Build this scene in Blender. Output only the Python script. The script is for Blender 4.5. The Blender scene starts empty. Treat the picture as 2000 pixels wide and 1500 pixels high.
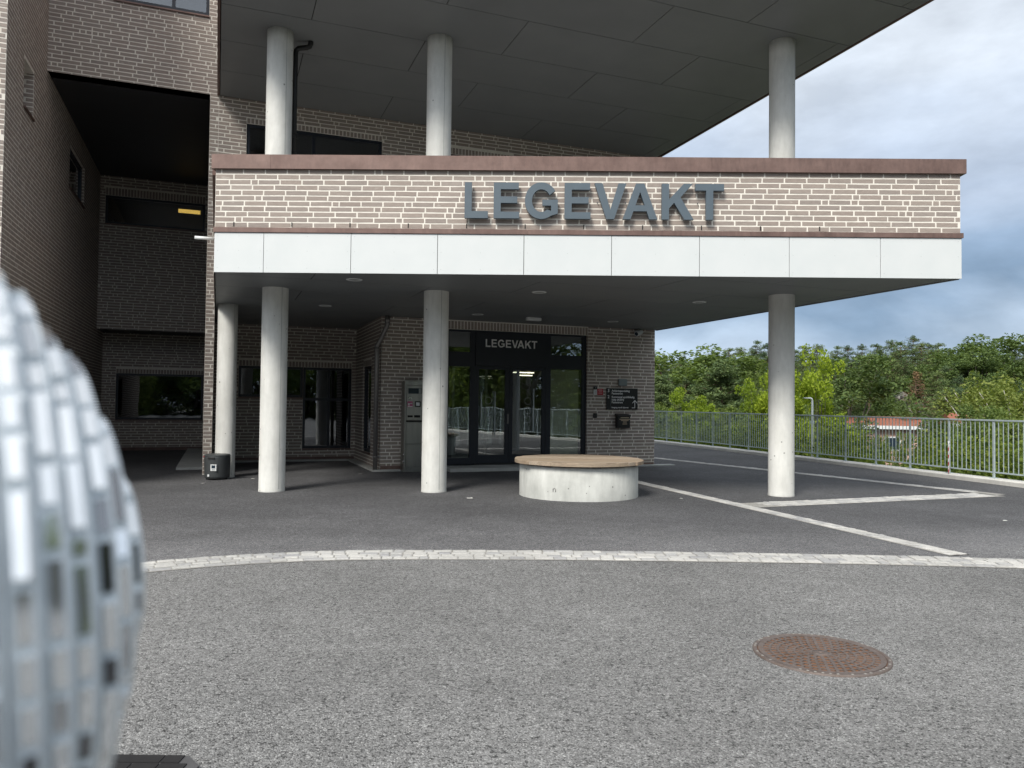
import bpy, math, random
from mathutils import Matrix, Vector
import numpy as np

rad = math.radians
S = bpy.context.scene
COL = S.collection
PI = math.pi

# ------------------------------------------------------------------ camera, world, sun, exposure
CAM_H = 1.43
cd = bpy.data.cameras.new('camera')
cam = bpy.data.objects.new('camera', cd)
COL.objects.link(cam)
p_, r_ = rad(1.49), rad(0.65)
Fv = Vector((0, math.cos(p_), math.sin(p_)))
Zc = Vector((0, -math.sin(p_), math.cos(p_)))
Xc = Vector((1, 0, 0))
Rv = math.cos(r_) * Xc + math.sin(r_) * Zc
Uv = -math.sin(r_) * Xc + math.cos(r_) * Zc
mw = Matrix.Identity(4)
for i in range(3):
    mw[i][0], mw[i][1], mw[i][2] = Rv[i], Uv[i], -Fv[i]
mw.translation = (0, 0, CAM_H)
cam.matrix_world = mw
cd.lens = 27.0
cd.sensor_width = 36.0
cd.clip_start = 0.02
cd.clip_end = 2000
cd.dof.use_dof = True
cd.dof.focus_distance = 13.0
cd.dof.aperture_fstop = 7.5
S.camera = cam

SUN_AZ, SUN_EL = rad(207), rad(43)     # compass azimuth (0 = +Y, clockwise): behind the viewer, to the left
SUN_DIR = Vector((math.sin(SUN_AZ) * math.cos(SUN_EL), math.cos(SUN_AZ) * math.cos(SUN_EL), math.sin(SUN_EL)))
sd = bpy.data.lights.new('sun', 'SUN')
sd.energy = 2.8
sd.angle = rad(18)
sd.color = (1.0, 0.955, 0.88)
so = bpy.data.objects.new('sun', sd)
so.rotation_euler = SUN_DIR.to_track_quat('Z', 'Y').to_euler()
COL.objects.link(so)

W = bpy.data.worlds.new('World')
S.world = W
W.use_nodes = True
nt = W.node_tree
nt.nodes.clear()


def nd(t, typ, **kw):
    n = t.nodes.new(typ)
    for k, v in kw.items():
        if k.startswith('i_'):
            key = k[2:]
            key = int(key) if key.isdigit() else key.replace('_', ' ')
            n.inputs[key].default_value = v
        else:
            setattr(n, k, v)
    return n


def math_node(t, op, a, b=None, c=None, clamp=False):
    n = t.nodes.new('ShaderNodeMath')
    n.operation = op
    n.use_clamp = clamp
    for i, x in enumerate((a, b, c)):
        if x is None:
            continue
        if isinstance(x, (int, float)):
            n.inputs[i].default_value = x
        else:
            t.links.new(x, n.inputs[i])
    return n.outputs[0]


def ramp(t, fac, stops, interp='LINEAR'):
    n = t.nodes.new('ShaderNodeValToRGB')
    cr = n.color_ramp
    cr.interpolation = interp
    while len(cr.elements) < len(stops):
        cr.elements.new(0.5)
    for e, (p, c) in zip(cr.elements, stops):
        e.position = p
        if isinstance(c, (int, float)):
            c = (c, c, c)
        e.color = (c[0], c[1], c[2], 1)
    t.links.new(fac, n.inputs[0])
    return n.outputs[0]


def mixc(t, fac, a, b, blend='MIX'):
    n = t.nodes.new('ShaderNodeMix')
    n.data_type = 'RGBA'
    n.blend_type = blend
    for sock, x in ((n.inputs[0], fac), (n.inputs[6], a), (n.inputs[7], b)):
        if isinstance(x, (int, float)):
            sock.default_value = x
        elif isinstance(x, tuple):
            sock.default_value = (x[0], x[1], x[2], 1)
        else:
            t.links.new(x, sock)
    return n.outputs[2]


def build_world():
    tc = nd(nt, 'ShaderNodeTexCoord')
    sep = nd(nt, 'ShaderNodeSeparateXYZ')
    nt.links.new(tc.outputs['Generated'], sep.inputs[0])
    el = sep.outputs['Z']
    # cloud layer: soft lumps, a little flattened towards the horizon
    mpv = nd(nt, 'ShaderNodeMapping')
    mpv.inputs['Scale'].default_value = (1, 1, 2.3)
    nt.links.new(tc.outputs['Generated'], mpv.inputs[0])
    n1 = nd(nt, 'ShaderNodeTexNoise', i_Scale=3.1, i_Detail=6.0, i_Roughness=0.5, i_Distortion=0.3)
    nt.links.new(mpv.outputs[0], n1.inputs['Vector'])
    n2 = nd(nt, 'ShaderNodeTexNoise', i_Scale=8.0, i_Detail=7.0, i_Roughness=0.58)
    nt.links.new(mpv.outputs[0], n2.inputs['Vector'])
    off = math_node(nt, 'MULTIPLY', math_node(nt, 'SUBTRACT', n1.outputs[0], 0.5), 0.30)
    e2 = math_node(nt, 'ADD', el, off, clamp=True)
    colr = ramp(nt, e2, [(0.0, (.54, .64, .78)), (0.08, (.48, .60, .76)), (0.14, (.235, .34, .485)), (0.185, (.29, .40, .555)),
                         (0.27, (.50, .59, .73)), (0.40, (.72, .79, .88)), (0.7, (.76, .81, .87)), (1.0, (.72, .75, .79))])
    tex = ramp(nt, n2.outputs[0], [(0.32, .85), (0.68, 1.13)])
    cloud = mixc(nt, 1.0, colr, tex, 'MULTIPLY')
    # veiled sun: a broad bright patch of cloud round the sun's direction
    nrm = nd(nt, 'ShaderNodeVectorMath', operation='DOT_PRODUCT')
    nt.links.new(tc.outputs['Generated'], nrm.inputs[0])
    nrm.inputs[1].default_value = SUN_DIR
    d = math_node(nt, 'MAXIMUM', nrm.outputs['Value'], 0.0)
    g = math_node(nt, 'MULTIPLY', math_node(nt, 'POWER', d, 4.0), GLOW)
    gl = nd(nt, 'ShaderNodeMix', data_type='RGBA')
    gl.blend_type = 'ADD'
    gl.inputs[0].default_value = 1.0
    nt.links.new(cloud, gl.inputs[6])
    gm = mixc(nt, 1.0, (1.0, .97, .92), g, 'MULTIPLY')
    nt.links.new(gm, gl.inputs[7])
    bgc = nd(nt, 'ShaderNodeBackground', i_Strength=SKY_K)
    nt.links.new(gl.outputs[2], bgc.inputs[0])
    sky = nd(nt, 'ShaderNodeTexSky', sky_type='NISHITA', sun_disc=False, sun_elevation=SUN_EL, sun_rotation=SUN_AZ)
    bgs = nd(nt, 'ShaderNodeBackground', i_Strength=0.08)
    nt.links.new(sky.outputs[0], bgs.inputs[0])
    mx = nd(nt, 'ShaderNodeMixShader', i_0=0.93)          # almost closed cloud cover over the clear sky
    nt.links.new(bgs.outputs[0], mx.inputs[1])
    nt.links.new(bgc.outputs[0], mx.inputs[2])
    out = nd(nt, 'ShaderNodeOutputWorld')
    nt.links.new(mx.outputs[0], out.inputs[0])


GLOW, SKY_K = 0.8, 0.84
build_world()
S.view_settings.view_transform = 'Standard'
S.view_settings.look = 'None'
S.view_settings.exposure = 0.45
S.view_settings.gamma = 1.0
S.view_settings.use_curve_mapping = False


# ------------------------------------------------------------------ materials
def new_mat(name):
    m = bpy.data.materials.new(name)
    m.use_nodes = True
    t = m.node_tree
    b = t.nodes['Principled BSDF']
    return m, t, b


def coord(t, scale=(1, 1, 1), kind='Object'):
    tc = nd(t, 'ShaderNodeTexCoord')
    mp = nd(t, 'ShaderNodeMapping')
    mp.inputs['Scale'].default_value = scale
    t.links.new(tc.outputs[kind], mp.inputs[0])
    return mp.outputs[0]


def noise(t, vec, scale, detail=4.0, rough=0.55):
    n = nd(t, 'ShaderNodeTexNoise', i_Scale=scale, i_Detail=detail, i_Roughness=rough)
    t.links.new(vec, n.inputs['Vector'])
    return n.outputs[0]


def bump(t, b, h, dist=0.005, strength=1.0):
    n = nd(t, 'ShaderNodeBump', i_Strength=strength, i_Distance=dist)
    t.links.new(h, n.inputs['Height'])
    t.links.new(n.outputs[0], b.inputs['Normal'])


def mat_simple(name, c1, c2=None, scale=8.0, rough=0.6, metal=0.0, bmp=0.0, stretch=(1, 1, 1), spec=0.5):
    m, t, b = new_mat(name)
    b.inputs['Roughness'].default_value = rough
    b.inputs['Metallic'].default_value = metal
    b.inputs['Specular IOR Level'].default_value = spec
    if c2 is None:
        c2 = tuple(x * 0.85 for x in c1)
    v = coord(t, stretch)
    n = noise(t, v, scale)
    t.links.new(ramp(t, n, [(0.3, c1), (0.7, c2)]), b.inputs['Base Color'])
    if bmp:
        bump(t, b, n, bmp)
    return m


def mat_brick():
    m, t, b = new_mat('brick')
    b.inputs['Roughness'].default_value = 0.85
    g = nd(t, 'ShaderNodeNewGeometry')
    c = ramp(t, g.outputs['Random Per Island'], [(0.0, (.300, .250, .220)), (0.35, (.338, .284, .248)), (0.7, (.320, .272, .240)), (0.92, (.290, .248, .222)), (1.0, (.365, .315, .28))])
    v = coord(t, (1, 1, 2.5))
    n = noise(t, v, 14.0, 6.0, .65)
    c = mixc(t, 0.5, c, ramp(t, n, [(0.3, .68), (0.7, 1.05)]), 'MULTIPLY')
    n3 = noise(t, v, 6.0, 3.0)
    c = mixc(t, math_node(t, 'MULTIPLY', ramp(t, n3, [(0.66, 0.0), (0.74, 1.0)]), 0.45), c, (.50, .46, .41))   # lime bloom
    t.links.new(c, b.inputs['Base Color'])
    bump(t, b, n, 0.004)
    return m


def mat_concrete(name, lo, hi, pits=True, rough=0.8):
    m, t, b = new_mat(name)
    b.inputs['Roughness'].default_value = rough
    v = coord(t, (1, 1, 0.22))
    v2 = coord(t)
    n = noise(t, v, 5.0, 6.0, .6)
    n2 = noise(t, v2, 2.2, 5.0, .6)
    c = mixc(t, 0.5, ramp(t, n, [(0.3, lo), (0.7, hi)]), ramp(t, n2, [(0.3, lo), (0.7, hi)]))
    n4 = noise(t, v, 16.0, 4.0, .6)
    c = mixc(t, 0.55, c, ramp(t, n4, [(0.3, .80), (0.65, 1.0)]), 'MULTIPLY')
    n5 = noise(t, v2, 0.9, 6.0, .7)
    c = mixc(t, 0.6, c, ramp(t, n5, [(0.38, .80), (0.6, 1.0)]), 'MULTIPLY')
    if pits:
        vo = nd(t, 'ShaderNodeTexVoronoi', i_Scale=5.5)
        t.links.new(v2, vo.inputs['Vector'])
        sp = math_node(t, 'LESS_THAN', vo.outputs['Distance'], math_node(t, 'MULTIPLY', noise(t, v2, 3.0, 2.0), 0.13))
        c = mixc(t, math_node(t, 'MULTIPLY', sp, 0.7), c, (.14, .14, .13))
    t.links.new(c, b.inputs['Base Color'])
    bump(t, b, noise(t, v2, 60.0, 4.0), 0.002)
    return m


def mat_asphalt(name, base, lo, hi, scale, spread, bmp, pitk, arc_fade=False):
    m, t, b = new_mat(name)
    b.inputs['Roughness'].default_value = 0.88
    b.inputs['Specular IOR Level'].default_value = 0.3
    v = coord(t)
    vo = nd(t, 'ShaderNodeTexVoronoi', i_Scale=scale, i_Randomness=1.0)
    t.links.new(v, vo.inputs['Vector'])
    sx = nd(t, 'ShaderNodeSeparateColor')
    t.links.new(vo.outputs['Color'], sx.inputs[0])
    c = ramp(t, sx.outputs[0], [(0.0, lo), (0.25, base), (0.75, tuple(x * 1.25 for x in base)), (0.93, tuple(x * 1.8 for x in base)), (1.0, hi)])
    pn = noise(t, coord(t, (.7, 1, 1)), scale * .30, 4.0, .65)
    pit = math_node(t, 'MULTIPLY', math_node(t, 'GREATER_THAN', pn, 0.615), pitk)
    blot = noise(t, v, scale * .16, 3.0, .6)
    c = mixc(t, math_node(t, 'MULTIPLY', pit, 0.85), c, lo)
    c = mixc(t, 1.0, c, ramp(t, blot, [(0.30, 1.12), (0.52, 1.0), (0.68, .74)]), 'MULTIPLY')
    big = noise(t, v, 0.55, 5.0, .6)
    mid = noise(t, v, 5.0, 4.0, .6)
    c = mixc(t, 1.0, c, ramp(t, big, [(0.32, 1.0 - spread), (0.68, 1.0 + spread)]), 'MULTIPLY')
    c = mixc(t, 0.6, c, ramp(t, mid, [(0.3, .8), (0.7, 1.12)]), 'MULTIPLY')
    if arc_fade:
        # base colour grows paler towards the cobbled arc, the edge broken by noise
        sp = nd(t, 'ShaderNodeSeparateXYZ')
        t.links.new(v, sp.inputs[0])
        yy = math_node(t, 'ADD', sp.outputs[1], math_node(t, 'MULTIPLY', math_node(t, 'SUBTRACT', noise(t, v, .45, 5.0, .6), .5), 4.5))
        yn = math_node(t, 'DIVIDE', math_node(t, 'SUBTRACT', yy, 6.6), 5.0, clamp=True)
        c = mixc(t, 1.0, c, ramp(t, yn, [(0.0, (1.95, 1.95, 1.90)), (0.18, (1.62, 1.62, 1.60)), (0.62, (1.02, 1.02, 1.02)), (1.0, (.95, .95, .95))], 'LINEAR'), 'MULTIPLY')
    t.links.new(c, b.inputs['Base Color'])
    h = math_node(t, 'SUBTRACT', math_node(t, 'ADD', sx.outputs[1], math_node(t, 'MULTIPLY', vo.outputs['Distance'], -1.0)), math_node(t, 'MULTIPLY', pit, 1.6))
    bump(t, b, h, bmp, 1.0)
    return m


def mat_glass(name, tint, refl):
    m, t, b = new_mat(name)
    t.nodes.remove(b)
    out = t.nodes['Material Output']
    tr = nd(t, 'ShaderNodeBsdfTransparent')
    tr.inputs[0].default_value = (*tint, 1)
    gl = nd(t, 'ShaderNodeBsdfGlossy', i_Roughness=0.0)
    gl.inputs[0].default_value = (.95, .97, 1.0, 1)
    v = coord(t)
    bn = nd(t, 'ShaderNodeBump', i_Strength=0.25, i_Distance=0.004)
    t.links.new(noise(t, v, 1.6, 2.0), bn.inputs['Height'])
    t.links.new(bn.outputs[0], gl.inputs['Normal'])
    lw = nd(t, 'ShaderNodeFresnel', i_IOR=1.5)
    f = math_node(t, 'ADD', math_node(t, 'MULTIPLY', lw.outputs[0], 1.3), refl, clamp=True)
    mx = nd(t, 'ShaderNodeMixShader')
    t.links.new(f, mx.inputs[0])
    t.links.new(tr.outputs[0], mx.inputs[1])
    t.links.new(gl.outputs[0], mx.inputs[2])
    t.links.new(mx.outputs[0], out.inputs[0])
    return m


def mat_leaf(name, cols, trans=0.35):
    m, t, b = new_mat(name)
    t.nodes.remove(b)
    out = t.nodes['Material Output']
    g = nd(t, 'ShaderNodeNewGeometry')
    oi = nd(t, 'ShaderNodeObjectInfo')
    n = len(cols) - 1
    c = ramp(t, g.outputs['Random Per Island'], [(i / n, cc) for i, cc in enumerate(cols)])
    k = ramp(t, oi.outputs['Random'], [(0.0, (.78, .80, .85)), (0.5, (1, 1, 1)), (1.0, (1.2, 1.12, .95))])
    c = mixc(t, 1.0, c, k, 'MULTIPLY')
    d = nd(t, 'ShaderNodeBsdfDiffuse')
    tl = nd(t, 'ShaderNodeBsdfTranslucent')
    t.links.new(c, d.inputs[0])
    t.links.new(mixc(t, 1.0, c, (1.2, 1.25, .6), 'MULTIPLY'), tl.inputs[0])
    mx = nd(t, 'ShaderNodeMixShader', i_0=trans)
    t.links.new(d.outputs[0], mx.inputs[1])
    t.links.new(tl.outputs[0], mx.inputs[2])
    t.links.new(mx.outputs[0], out.inputs[0])
    return m


def mat_emit(name, c, k):
    m, t, b = new_mat(name)
    b.inputs['Base Color'].default_value = (*c, 1)
    b.inputs['Emission Color'].default_value = (*c, 1)
    b.inputs['Emission Strength'].default_value = k
    return m


def mat_wood():
    m, t, b = new_mat('weathered_wood')
    b.inputs['Roughness'].default_value = 0.75
    g = nd(t, 'ShaderNodeNewGeometry')
    c = ramp(t, g.outputs['Random Per Island'], [(0.0, (.28, .20, .13)), (0.3, (.40, .30, .20)), (0.6, (.34, .26, .18)), (1.0, (.44, .35, .26))])
    v = coord(t, (1.2, 14, 14))
    n = noise(t, v, 3.0, 6.0, .7)
    c = mixc(t, 0.8, c, ramp(t, n, [(0.32, .50), (0.68, 1.22)]), 'MULTIPLY')
    c = mixc(t, math_node(t, 'MULTIPLY', noise(t, coord(t), 2.0, 4.0), 0.3), c, (.34, .31, .27))
    t.links.new(c, b.inputs['Base Color'])
    bump(t, b, n, 0.003)
    return m


def mat_copper():
    m, t, b = new_mat('brown_copper')
    b.inputs['Metallic'].default_value = 0.35
    v = coord(t)
    n = noise(t, v, 3.0, 6.0, .7)
    n2 = noise(t, coord(t, (1, 1, .3)), 22.0, 5.0, .7)
    c = ramp(t, n, [(0.3, (.125, .078, .066)), (0.7, (.205, .135, .115))])
    c = mixc(t, 0.5, c, ramp(t, n2, [(0.3, .7), (0.7, 1.25)]), 'MULTIPLY')
    t.links.new(c, b.inputs['Base Color'])
    t.links.new(ramp(t, n2, [(0.3, .42), (0.7, .62)]), b.inputs['Roughness'])
    return m


def mat_manhole():
    m, t, b = new_mat('rusty_cast_iron')
    v = coord(t)
    n = noise(t, v, 7.0, 6.0, .7)
    n2 = noise(t, v, 60.0, 4.0, .7)
    c = ramp(t, n, [(0.35, (.125, .092, .075)), (0.55, (.15, .125, .115)), (0.75, (.175, .110, .072))])
    c = mixc(t, 0.6, c, ramp(t, n2, [(0.3, .6), (0.7, 1.3)]), 'MULTIPLY')
    t.links.new(c, b.inputs['Base Color'])
    b.inputs['Roughness'].default_value = 0.6
    b.inputs['Metallic'].default_value = 0.25
    bump(t, b, n2, 0.002)
    return m


def mat_sett():
    m, t, b = new_mat('granite_sett')
    b.inputs['Roughness'].default_value = 0.85
    g = nd(t, 'ShaderNodeNewGeometry')
    c = ramp(t, g.outputs['Random Per Island'], [(0.0, (.35, .35, .355)), (0.4, (.49, .485, .465)), (0.8, (.55, .54, .515)), (1.0, (.41, .405, .39))])
    v = coord(t)
    n = noise(t, v, 45.0, 5.0, .7)
    c = mixc(t, 0.8, c, ramp(t, n, [(0.3, .72), (0.7, 1.12)]), 'MULTIPLY')
    c = mixc(t, 0.8, c, ramp(t, noise(t, v, .8, 4.0), [(0.35, .80), (0.65, 1.08)]), 'MULTIPLY')
    t.links.new(c, b.inputs['Base Color'])
    bump(t, b, n, 0.006)
    return m


def mat_mirror():
    m, t, b = new_mat('mirror_tile')
    g = nd(t, 'ShaderNodeNewGeometry')
    t.links.new(ramp(t, g.outputs['Random Per Island'], [(0.0, (.10, .105, .115)), (0.12, (.30, .31, .33)), (0.22, (.82, .86, .90)), (1.0, (.95, .98, 1.0))]), b.inputs['Base Color'])  # the few dark tile tints are painted reflections of something dark
    b.inputs['Metallic'].default_value = 0.80
    b.inputs['Roughness'].default_value = 0.06
    return m


M = dict(
    brick=mat_brick(),
    mortar=mat_simple('mortar', (.80, .76, .685), (.66, .625, .56), 9.0, .95, 0, .003),
    panel=mat_simple('white_fibre_cement', (.62, .645, .645), (.59, .62, .622), 3.0, .5),
    soffit=mat_simple('grey_soffit_board', (.200, .212, .216), (.176, .187, .191), 1.2, .5),
    black=mat_simple('black_gap', (.01, .01, .01), None, 5, .8),
    copper=mat_copper(),
    concrete=mat_concrete('column_concrete', (.66, .66, .62), (.80, .80, .765)),
    ringconc=mat_concrete('bench_concrete', (.42, .43, .405), (.70, .71, .675)),
    kerbconc=mat_concrete('kerb_concrete', (.60, .59, .55), (.74, .73, .69), False),
    slab=mat_concrete('slab_concrete', (.36, .37, .355), (.48, .49, .47), False),
    navy=mat_simple('navy_aluminium', (.010, .014, .024), (.008, .011, .019), 5, .4),
    grey_sign=mat_simple('slate_grey_paint', (.085, .115, .140), (.075, .102, .125), 5, .45),
    white_sign=mat_simple('white_lettering', (.86, .86, .85), None, 5, .5),
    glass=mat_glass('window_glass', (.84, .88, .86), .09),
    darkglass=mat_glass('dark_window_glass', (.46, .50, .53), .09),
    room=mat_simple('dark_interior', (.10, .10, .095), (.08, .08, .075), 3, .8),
    lobby=mat_simple('lobby_wall', (.34, .33, .27), (.30, .29, .24), 2, .8),
    lobbyfloor=mat_simple('lobby_floor', (.07, .07, .07), None, 3, .5),
    slat=mat_simple('lobby_ceiling_slat', (.40, .36, .25), None, 3, .7),
    strip=mat_emit('lit_strip', (1.0, .90, .70), 2.4),
    amber=mat_emit('glowing_amber', (1.0, .58, .12), 2.2),
    steel=mat_simple('stainless_steel', (.36, .36, .33), (.25, .25, .235), 7, .34, .9, 0, (1, 1, .1)),
    chrome=mat_simple('polished_steel', (.75, .76, .76), None, 5, .2, 1.0),
    galv=mat_simple('galvanised_steel', (.47, .55, .57), (.39, .46, .48), 14, .5, .2),
    pipe=mat_simple('zinc_pipe', (.27, .26, .25), (.22, .21, .21), 6, .42, .6),
    blackpipe=mat_simple('black_pipe', (.012, .012, .012), None, 5, .45),
    binm=mat_simple('anthracite_paint', (.055, .060, .062), (.045, .05, .052), 9, .38),
    white=mat_simple('white_plastic', (.72, .74, .74), None, 5, .4),
    dull=mat_simple('grey_plastic', (.30, .32, .31), None, 5, .5),
    red=mat_simple('red_notice', (.45, .03, .04), None, 5, .5),
    screen=mat_simple('screen', (.025, .04, .06), None, 5, .15),
    pink=mat_simple('pink_label', (.45, .08, .20), None, 5, .5),
    gold=mat_simple('pale_gold_lettering', (.55, .43, .30), None, 5, .5),
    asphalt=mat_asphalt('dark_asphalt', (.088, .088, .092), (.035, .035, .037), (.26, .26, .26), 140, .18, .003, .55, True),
    asphalt2=mat_asphalt('worn_asphalt', (.205, .205, .203), (.040, .040, .040), (.50, .50, .49), 165, .14, .005, 1.0),
    sett=mat_sett(),
    joint=mat_simple('sandy_joint', (.36, .35, .325), (.22, .215, .20), 30, .95),
    iron=mat_manhole(),
    rustpit=mat_simple('orange_rust', (.26, .105, .03), (.15, .06, .025), 30, .9),
    wood=mat_wood(),
    darkwood=mat_simple('dark_bearer', (.05, .035, .028), None, 8, .8),
    mirror=mat_mirror(),
    grout=mat_simple('frosted_glass_edge', (.78, .84, .88), (.68, .74, .79), 40, .25),
    paver=mat_simple('black_rubber', (.016, .016, .017), (.011, .011, .012), 20, .6),
    paverjoint=mat_simple('grey_mat_joint', (.075, .075, .078), None, 20, .8),
    bark=mat_simple('pine_bark', (.20, .12, .08), (.10, .07, .05), 6, .9),
    bark2=mat_simple('grey_bark', (.13, .115, .095), (.08, .07, .06), 6, .9),
    birchbark=mat_simple('birch_bark', (.62, .60, .56), (.35, .33, .31), 5, .8),
    pine=mat_leaf('pine_needles', [(0.087, 0.130, 0.066), (0.126, 0.179, 0.084), (0.165, 0.221, 0.093), (0.204, 0.260, 0.105)], .22),
    fir=mat_leaf('dark_needles', [(0.070, 0.107, 0.066), (0.102, 0.148, 0.081), (0.137, 0.189, 0.090)], .2),
    leaf=mat_leaf('green_leaves', [(0.093, 0.141, 0.057), (0.140, 0.198, 0.072), (0.190, 0.246, 0.085)], .35),
    maple=mat_leaf('yellow_green_leaves', [(0.190, 0.270, 0.036), (0.276, 0.368, 0.052), (0.357, 0.443, 0.067)], .4),
    birch=mat_leaf('birch_leaves', [(0.127, 0.177, 0.062), (0.167, 0.214, 0.072), (0.207, 0.251, 0.090)], .35),
    shrub=mat_leaf('shrub_leaves', [(0.061, 0.104, 0.038), (0.105, 0.158, 0.046), (0.160, 0.213, 0.057), (0.209, 0.257, 0.060)], .35),
    dead=mat_leaf('dead_needles', [(.17, .12, .075), (.25, .165, .10)], .2),
    soil=mat_simple('hill_ground', (.050, .060, .026), (.085, .080, .050), .35, .95, 0, .05),
    rock=mat_simple('grey_rock', (.27, .25, .225), (.075, .075, .068), 1.6, .9, 0, .35),
    pinkwall=mat_simple('salmon_render', (.52, .34, .27), (.46, .30, .24), 3, .8),
    redroof=mat_simple('red_roof_tiles', (.30, .105, .06), (.22, .08, .05), 4, .8),
    litter=mat_simple('pale_paper', (.70, .70, .67), None, 5, .8),
)


# ------------------------------------------------------------------ mesh helpers
class MB:
    """Collects shapes, then links them as ONE mesh object."""

    def __init__(self, mtx=None):
        self.v, self.f, self.mi, self.sm = [], [], [], []
        self.m = mtx or Matrix.Identity(4)

    def pts(self, ps):
        b = len(self.v)
        for p in ps:
            self.v.append(tuple(self.m @ Vector(p)))
        return b

    def face(self, idx, mi=0, smooth=False):
        self.f.append(tuple(idx))
        self.mi.append(mi)
        self.sm.append(smooth)

    def quad(self, a, b, c, d, mi=0):
        k = self.pts((a, b, c, d))
        self.face((k, k + 1, k + 2, k + 3), mi)

    def box(self, x0, x1, y0, y1, z0, z1, mi=0, bev=0.0):
        if bev > 0:
            return self.bevbox(x0, x1, y0, y1, z0, z1, mi, bev)
        k = self.pts([(x0, y0, z0), (x1, y0, z0), (x1, y1, z0), (x0, y1, z0), (x0, y0, z1), (x1, y0, z1), (x1, y1, z1), (x0, y1, z1)])
        for q in ((0, 3, 2, 1), (4, 5, 6, 7), (0, 1, 5, 4), (1, 2, 6, 5), (2, 3, 7, 6), (3, 0, 4, 7)):
            self.face([k + i for i in q], mi)

    def bevbox(self, x0, x1, y0, y1, z0, z1, mi, b):
        # box with chamfered vertical edges and top / bottom rims
        def ring(i, z):
            return [(x0 + b + i, y0 + i, z), (x1 - b - i, y0 + i, z), (x1 - i, y0 + b + i, z), (x1 - i, y1 - b - i, z),
                    (x1 - b - i, y1 - i, z), (x0 + b + i, y1 - i, z), (x0 + i, y1 - b - i, z), (x0 + i, y0 + b + i, z)]
        h = b * .7
        self.loft([ring(h, z0), ring(0, z0 + h), ring(0, z1 - h), ring(h, z1)], mi)

    def loft(self, rings, mi=0, cap=True, smooth=False):
        n = len(rings[0])
        ks = [self.pts(r) for r in rings]
        for a, b in zip(ks, ks[1:]):
            for i in range(n):
                j = (i + 1) % n
                self.face((a + i, a + j, b + j, b + i), mi, smooth)
        if cap:
            self.face([ks[0] + i for i in reversed(range(n))], mi)
            self.face([ks[-1] + i for i in range(n)], mi)

    def lathe(self, prof, cx=0, cy=0, n=32, mi=0, cap=True, smooth=True):
        rings = [[(cx + r * math.cos(2 * PI * i / n), cy + r * math.sin(2 * PI * i / n), z) for i in range(n)] for r, z in prof]
        self.loft(rings, mi, cap, smooth)

    def tube(self, path, r, n=10, mi=0, cap=True):
        path = [Vector(p) for p in path]
        rs = r if isinstance(r, (list, tuple)) else [r] * len(path)
        rings = []
        up = None
        for i, p in enumerate(path):
            d = (path[min(i + 1, len(path) - 1)] - path[max(i - 1, 0)]).normalized()
            if up is None:
                up = Vector((0, 0, 1)) if abs(d.z) < .9 else Vector((1, 0, 0))
            s = d.cross(up).normalized()
            up = s.cross(d).normalized()
            rings.append([tuple(p + rs[i] * (math.cos(2 * PI * k / n) * s + math.sin(2 * PI * k / n) * up)) for k in range(n)])
        self.loft(rings, mi, cap, True)

    def prism(self, poly, y0, y1, mi=0):
        """poly in (x, z), extruded along y."""
        n = len(poly)
        a = self.pts([(x, y0, z) for x, z in poly])
        b = self.pts([(x, y1, z) for x, z in poly])
        self.face([a + i for i in range(n)], mi)
        self.face([b + i for i in reversed(range(n))], mi)
        for i in range(n):
            j = (i + 1) % n
            self.face((a + j, a + i, b + i, b + j), mi)

    def slab(self, poly, z0, z1, mi=0):
        n = len(poly)
        a = self.pts([(x, y, z0) for x, y in poly])
        b = self.pts([(x, y, z1) for x, y in poly])
        self.face([a + i for i in reversed(range(n))], mi)
        self.face([b + i for i in range(n)], mi)
        for i in range(n):
            j = (i + 1) % n
            self.face((a + i, a + j, b + j, b + i), mi)

    def build(self, name, mats, parent=None):
        me = bpy.data.meshes.new(name)
        me.from_pydata(self.v, [], self.f)
        for m in (mats if isinstance(mats, (list, tuple)) else [mats]):
            me.materials.append(M[m])
        me.polygons.foreach_set('material_index', self.mi)
        me.polygons.foreach_set('use_smooth', self.sm)
        me.update()
        o = bpy.data.objects.new(name, me)
        COL.objects.link(o)
        if parent:
            o.parent = parent
        return o


def tag(o, label=None, cat=None, group=None, kind=None):
    for k, v in (('label', label), ('category', cat), ('group', group), ('kind', kind)):
        if v:
            o[k] = v
    return o


def thing(name, label, cat, loc=(0, 0, 0), rz=0.0, group=None):
    o = bpy.data.objects.new(name, None)
    COL.objects.link(o)
    o.location = loc
    o.rotation_euler = (0, 0, rz)
    o.empty_display_size = .2
    return tag(o, label, cat, group)


def copy_tree(o, parent=None):
    c = o.copy()
    COL.objects.link(c)
    if parent:
        c.parent = parent
    for ch in o.children:
        copy_tree(ch, c)
    return c


def text_mesh(name, body, size, mtx, mat, parent, align='LEFT', extrude=0.0015, xs=1.0):
    cu = bpy.data.curves.new(name, 'FONT')
    cu.body = body
    cu.size = size
    cu.align_x = align
    cu.extrude = extrude
    cu.offset = size * .016
    cu.resolution_u = 3
    tmp = bpy.data.objects.new(name, cu)
    COL.objects.link(tmp)
    bpy.context.view_layer.update()
    dg = bpy.context.evaluated_depsgraph_get()
    me = bpy.data.meshes.new_from_object(tmp.evaluated_get(dg))
    COL.objects.unlink(tmp)
    bpy.data.objects.remove(tmp)
    me.transform(mtx @ Matrix.Diagonal((xs, 1, 1, 1)))
    me.materials.clear()
    me.materials.append(M[mat])
    o = bpy.data.objects.new(name, me)
    COL.objects.link(o)
    o.parent = parent
    return o


def on_wall(x, y, z):
    """text lying in XY -> standing on a wall that faces local -Y"""
    return Matrix.Translation((x, y, z)) @ Matrix.Rotation(PI / 2, 4, 'X')


COURSE, BL, BH, JT = 0.0757, 0.290, 0.080, 0.0195


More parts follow.
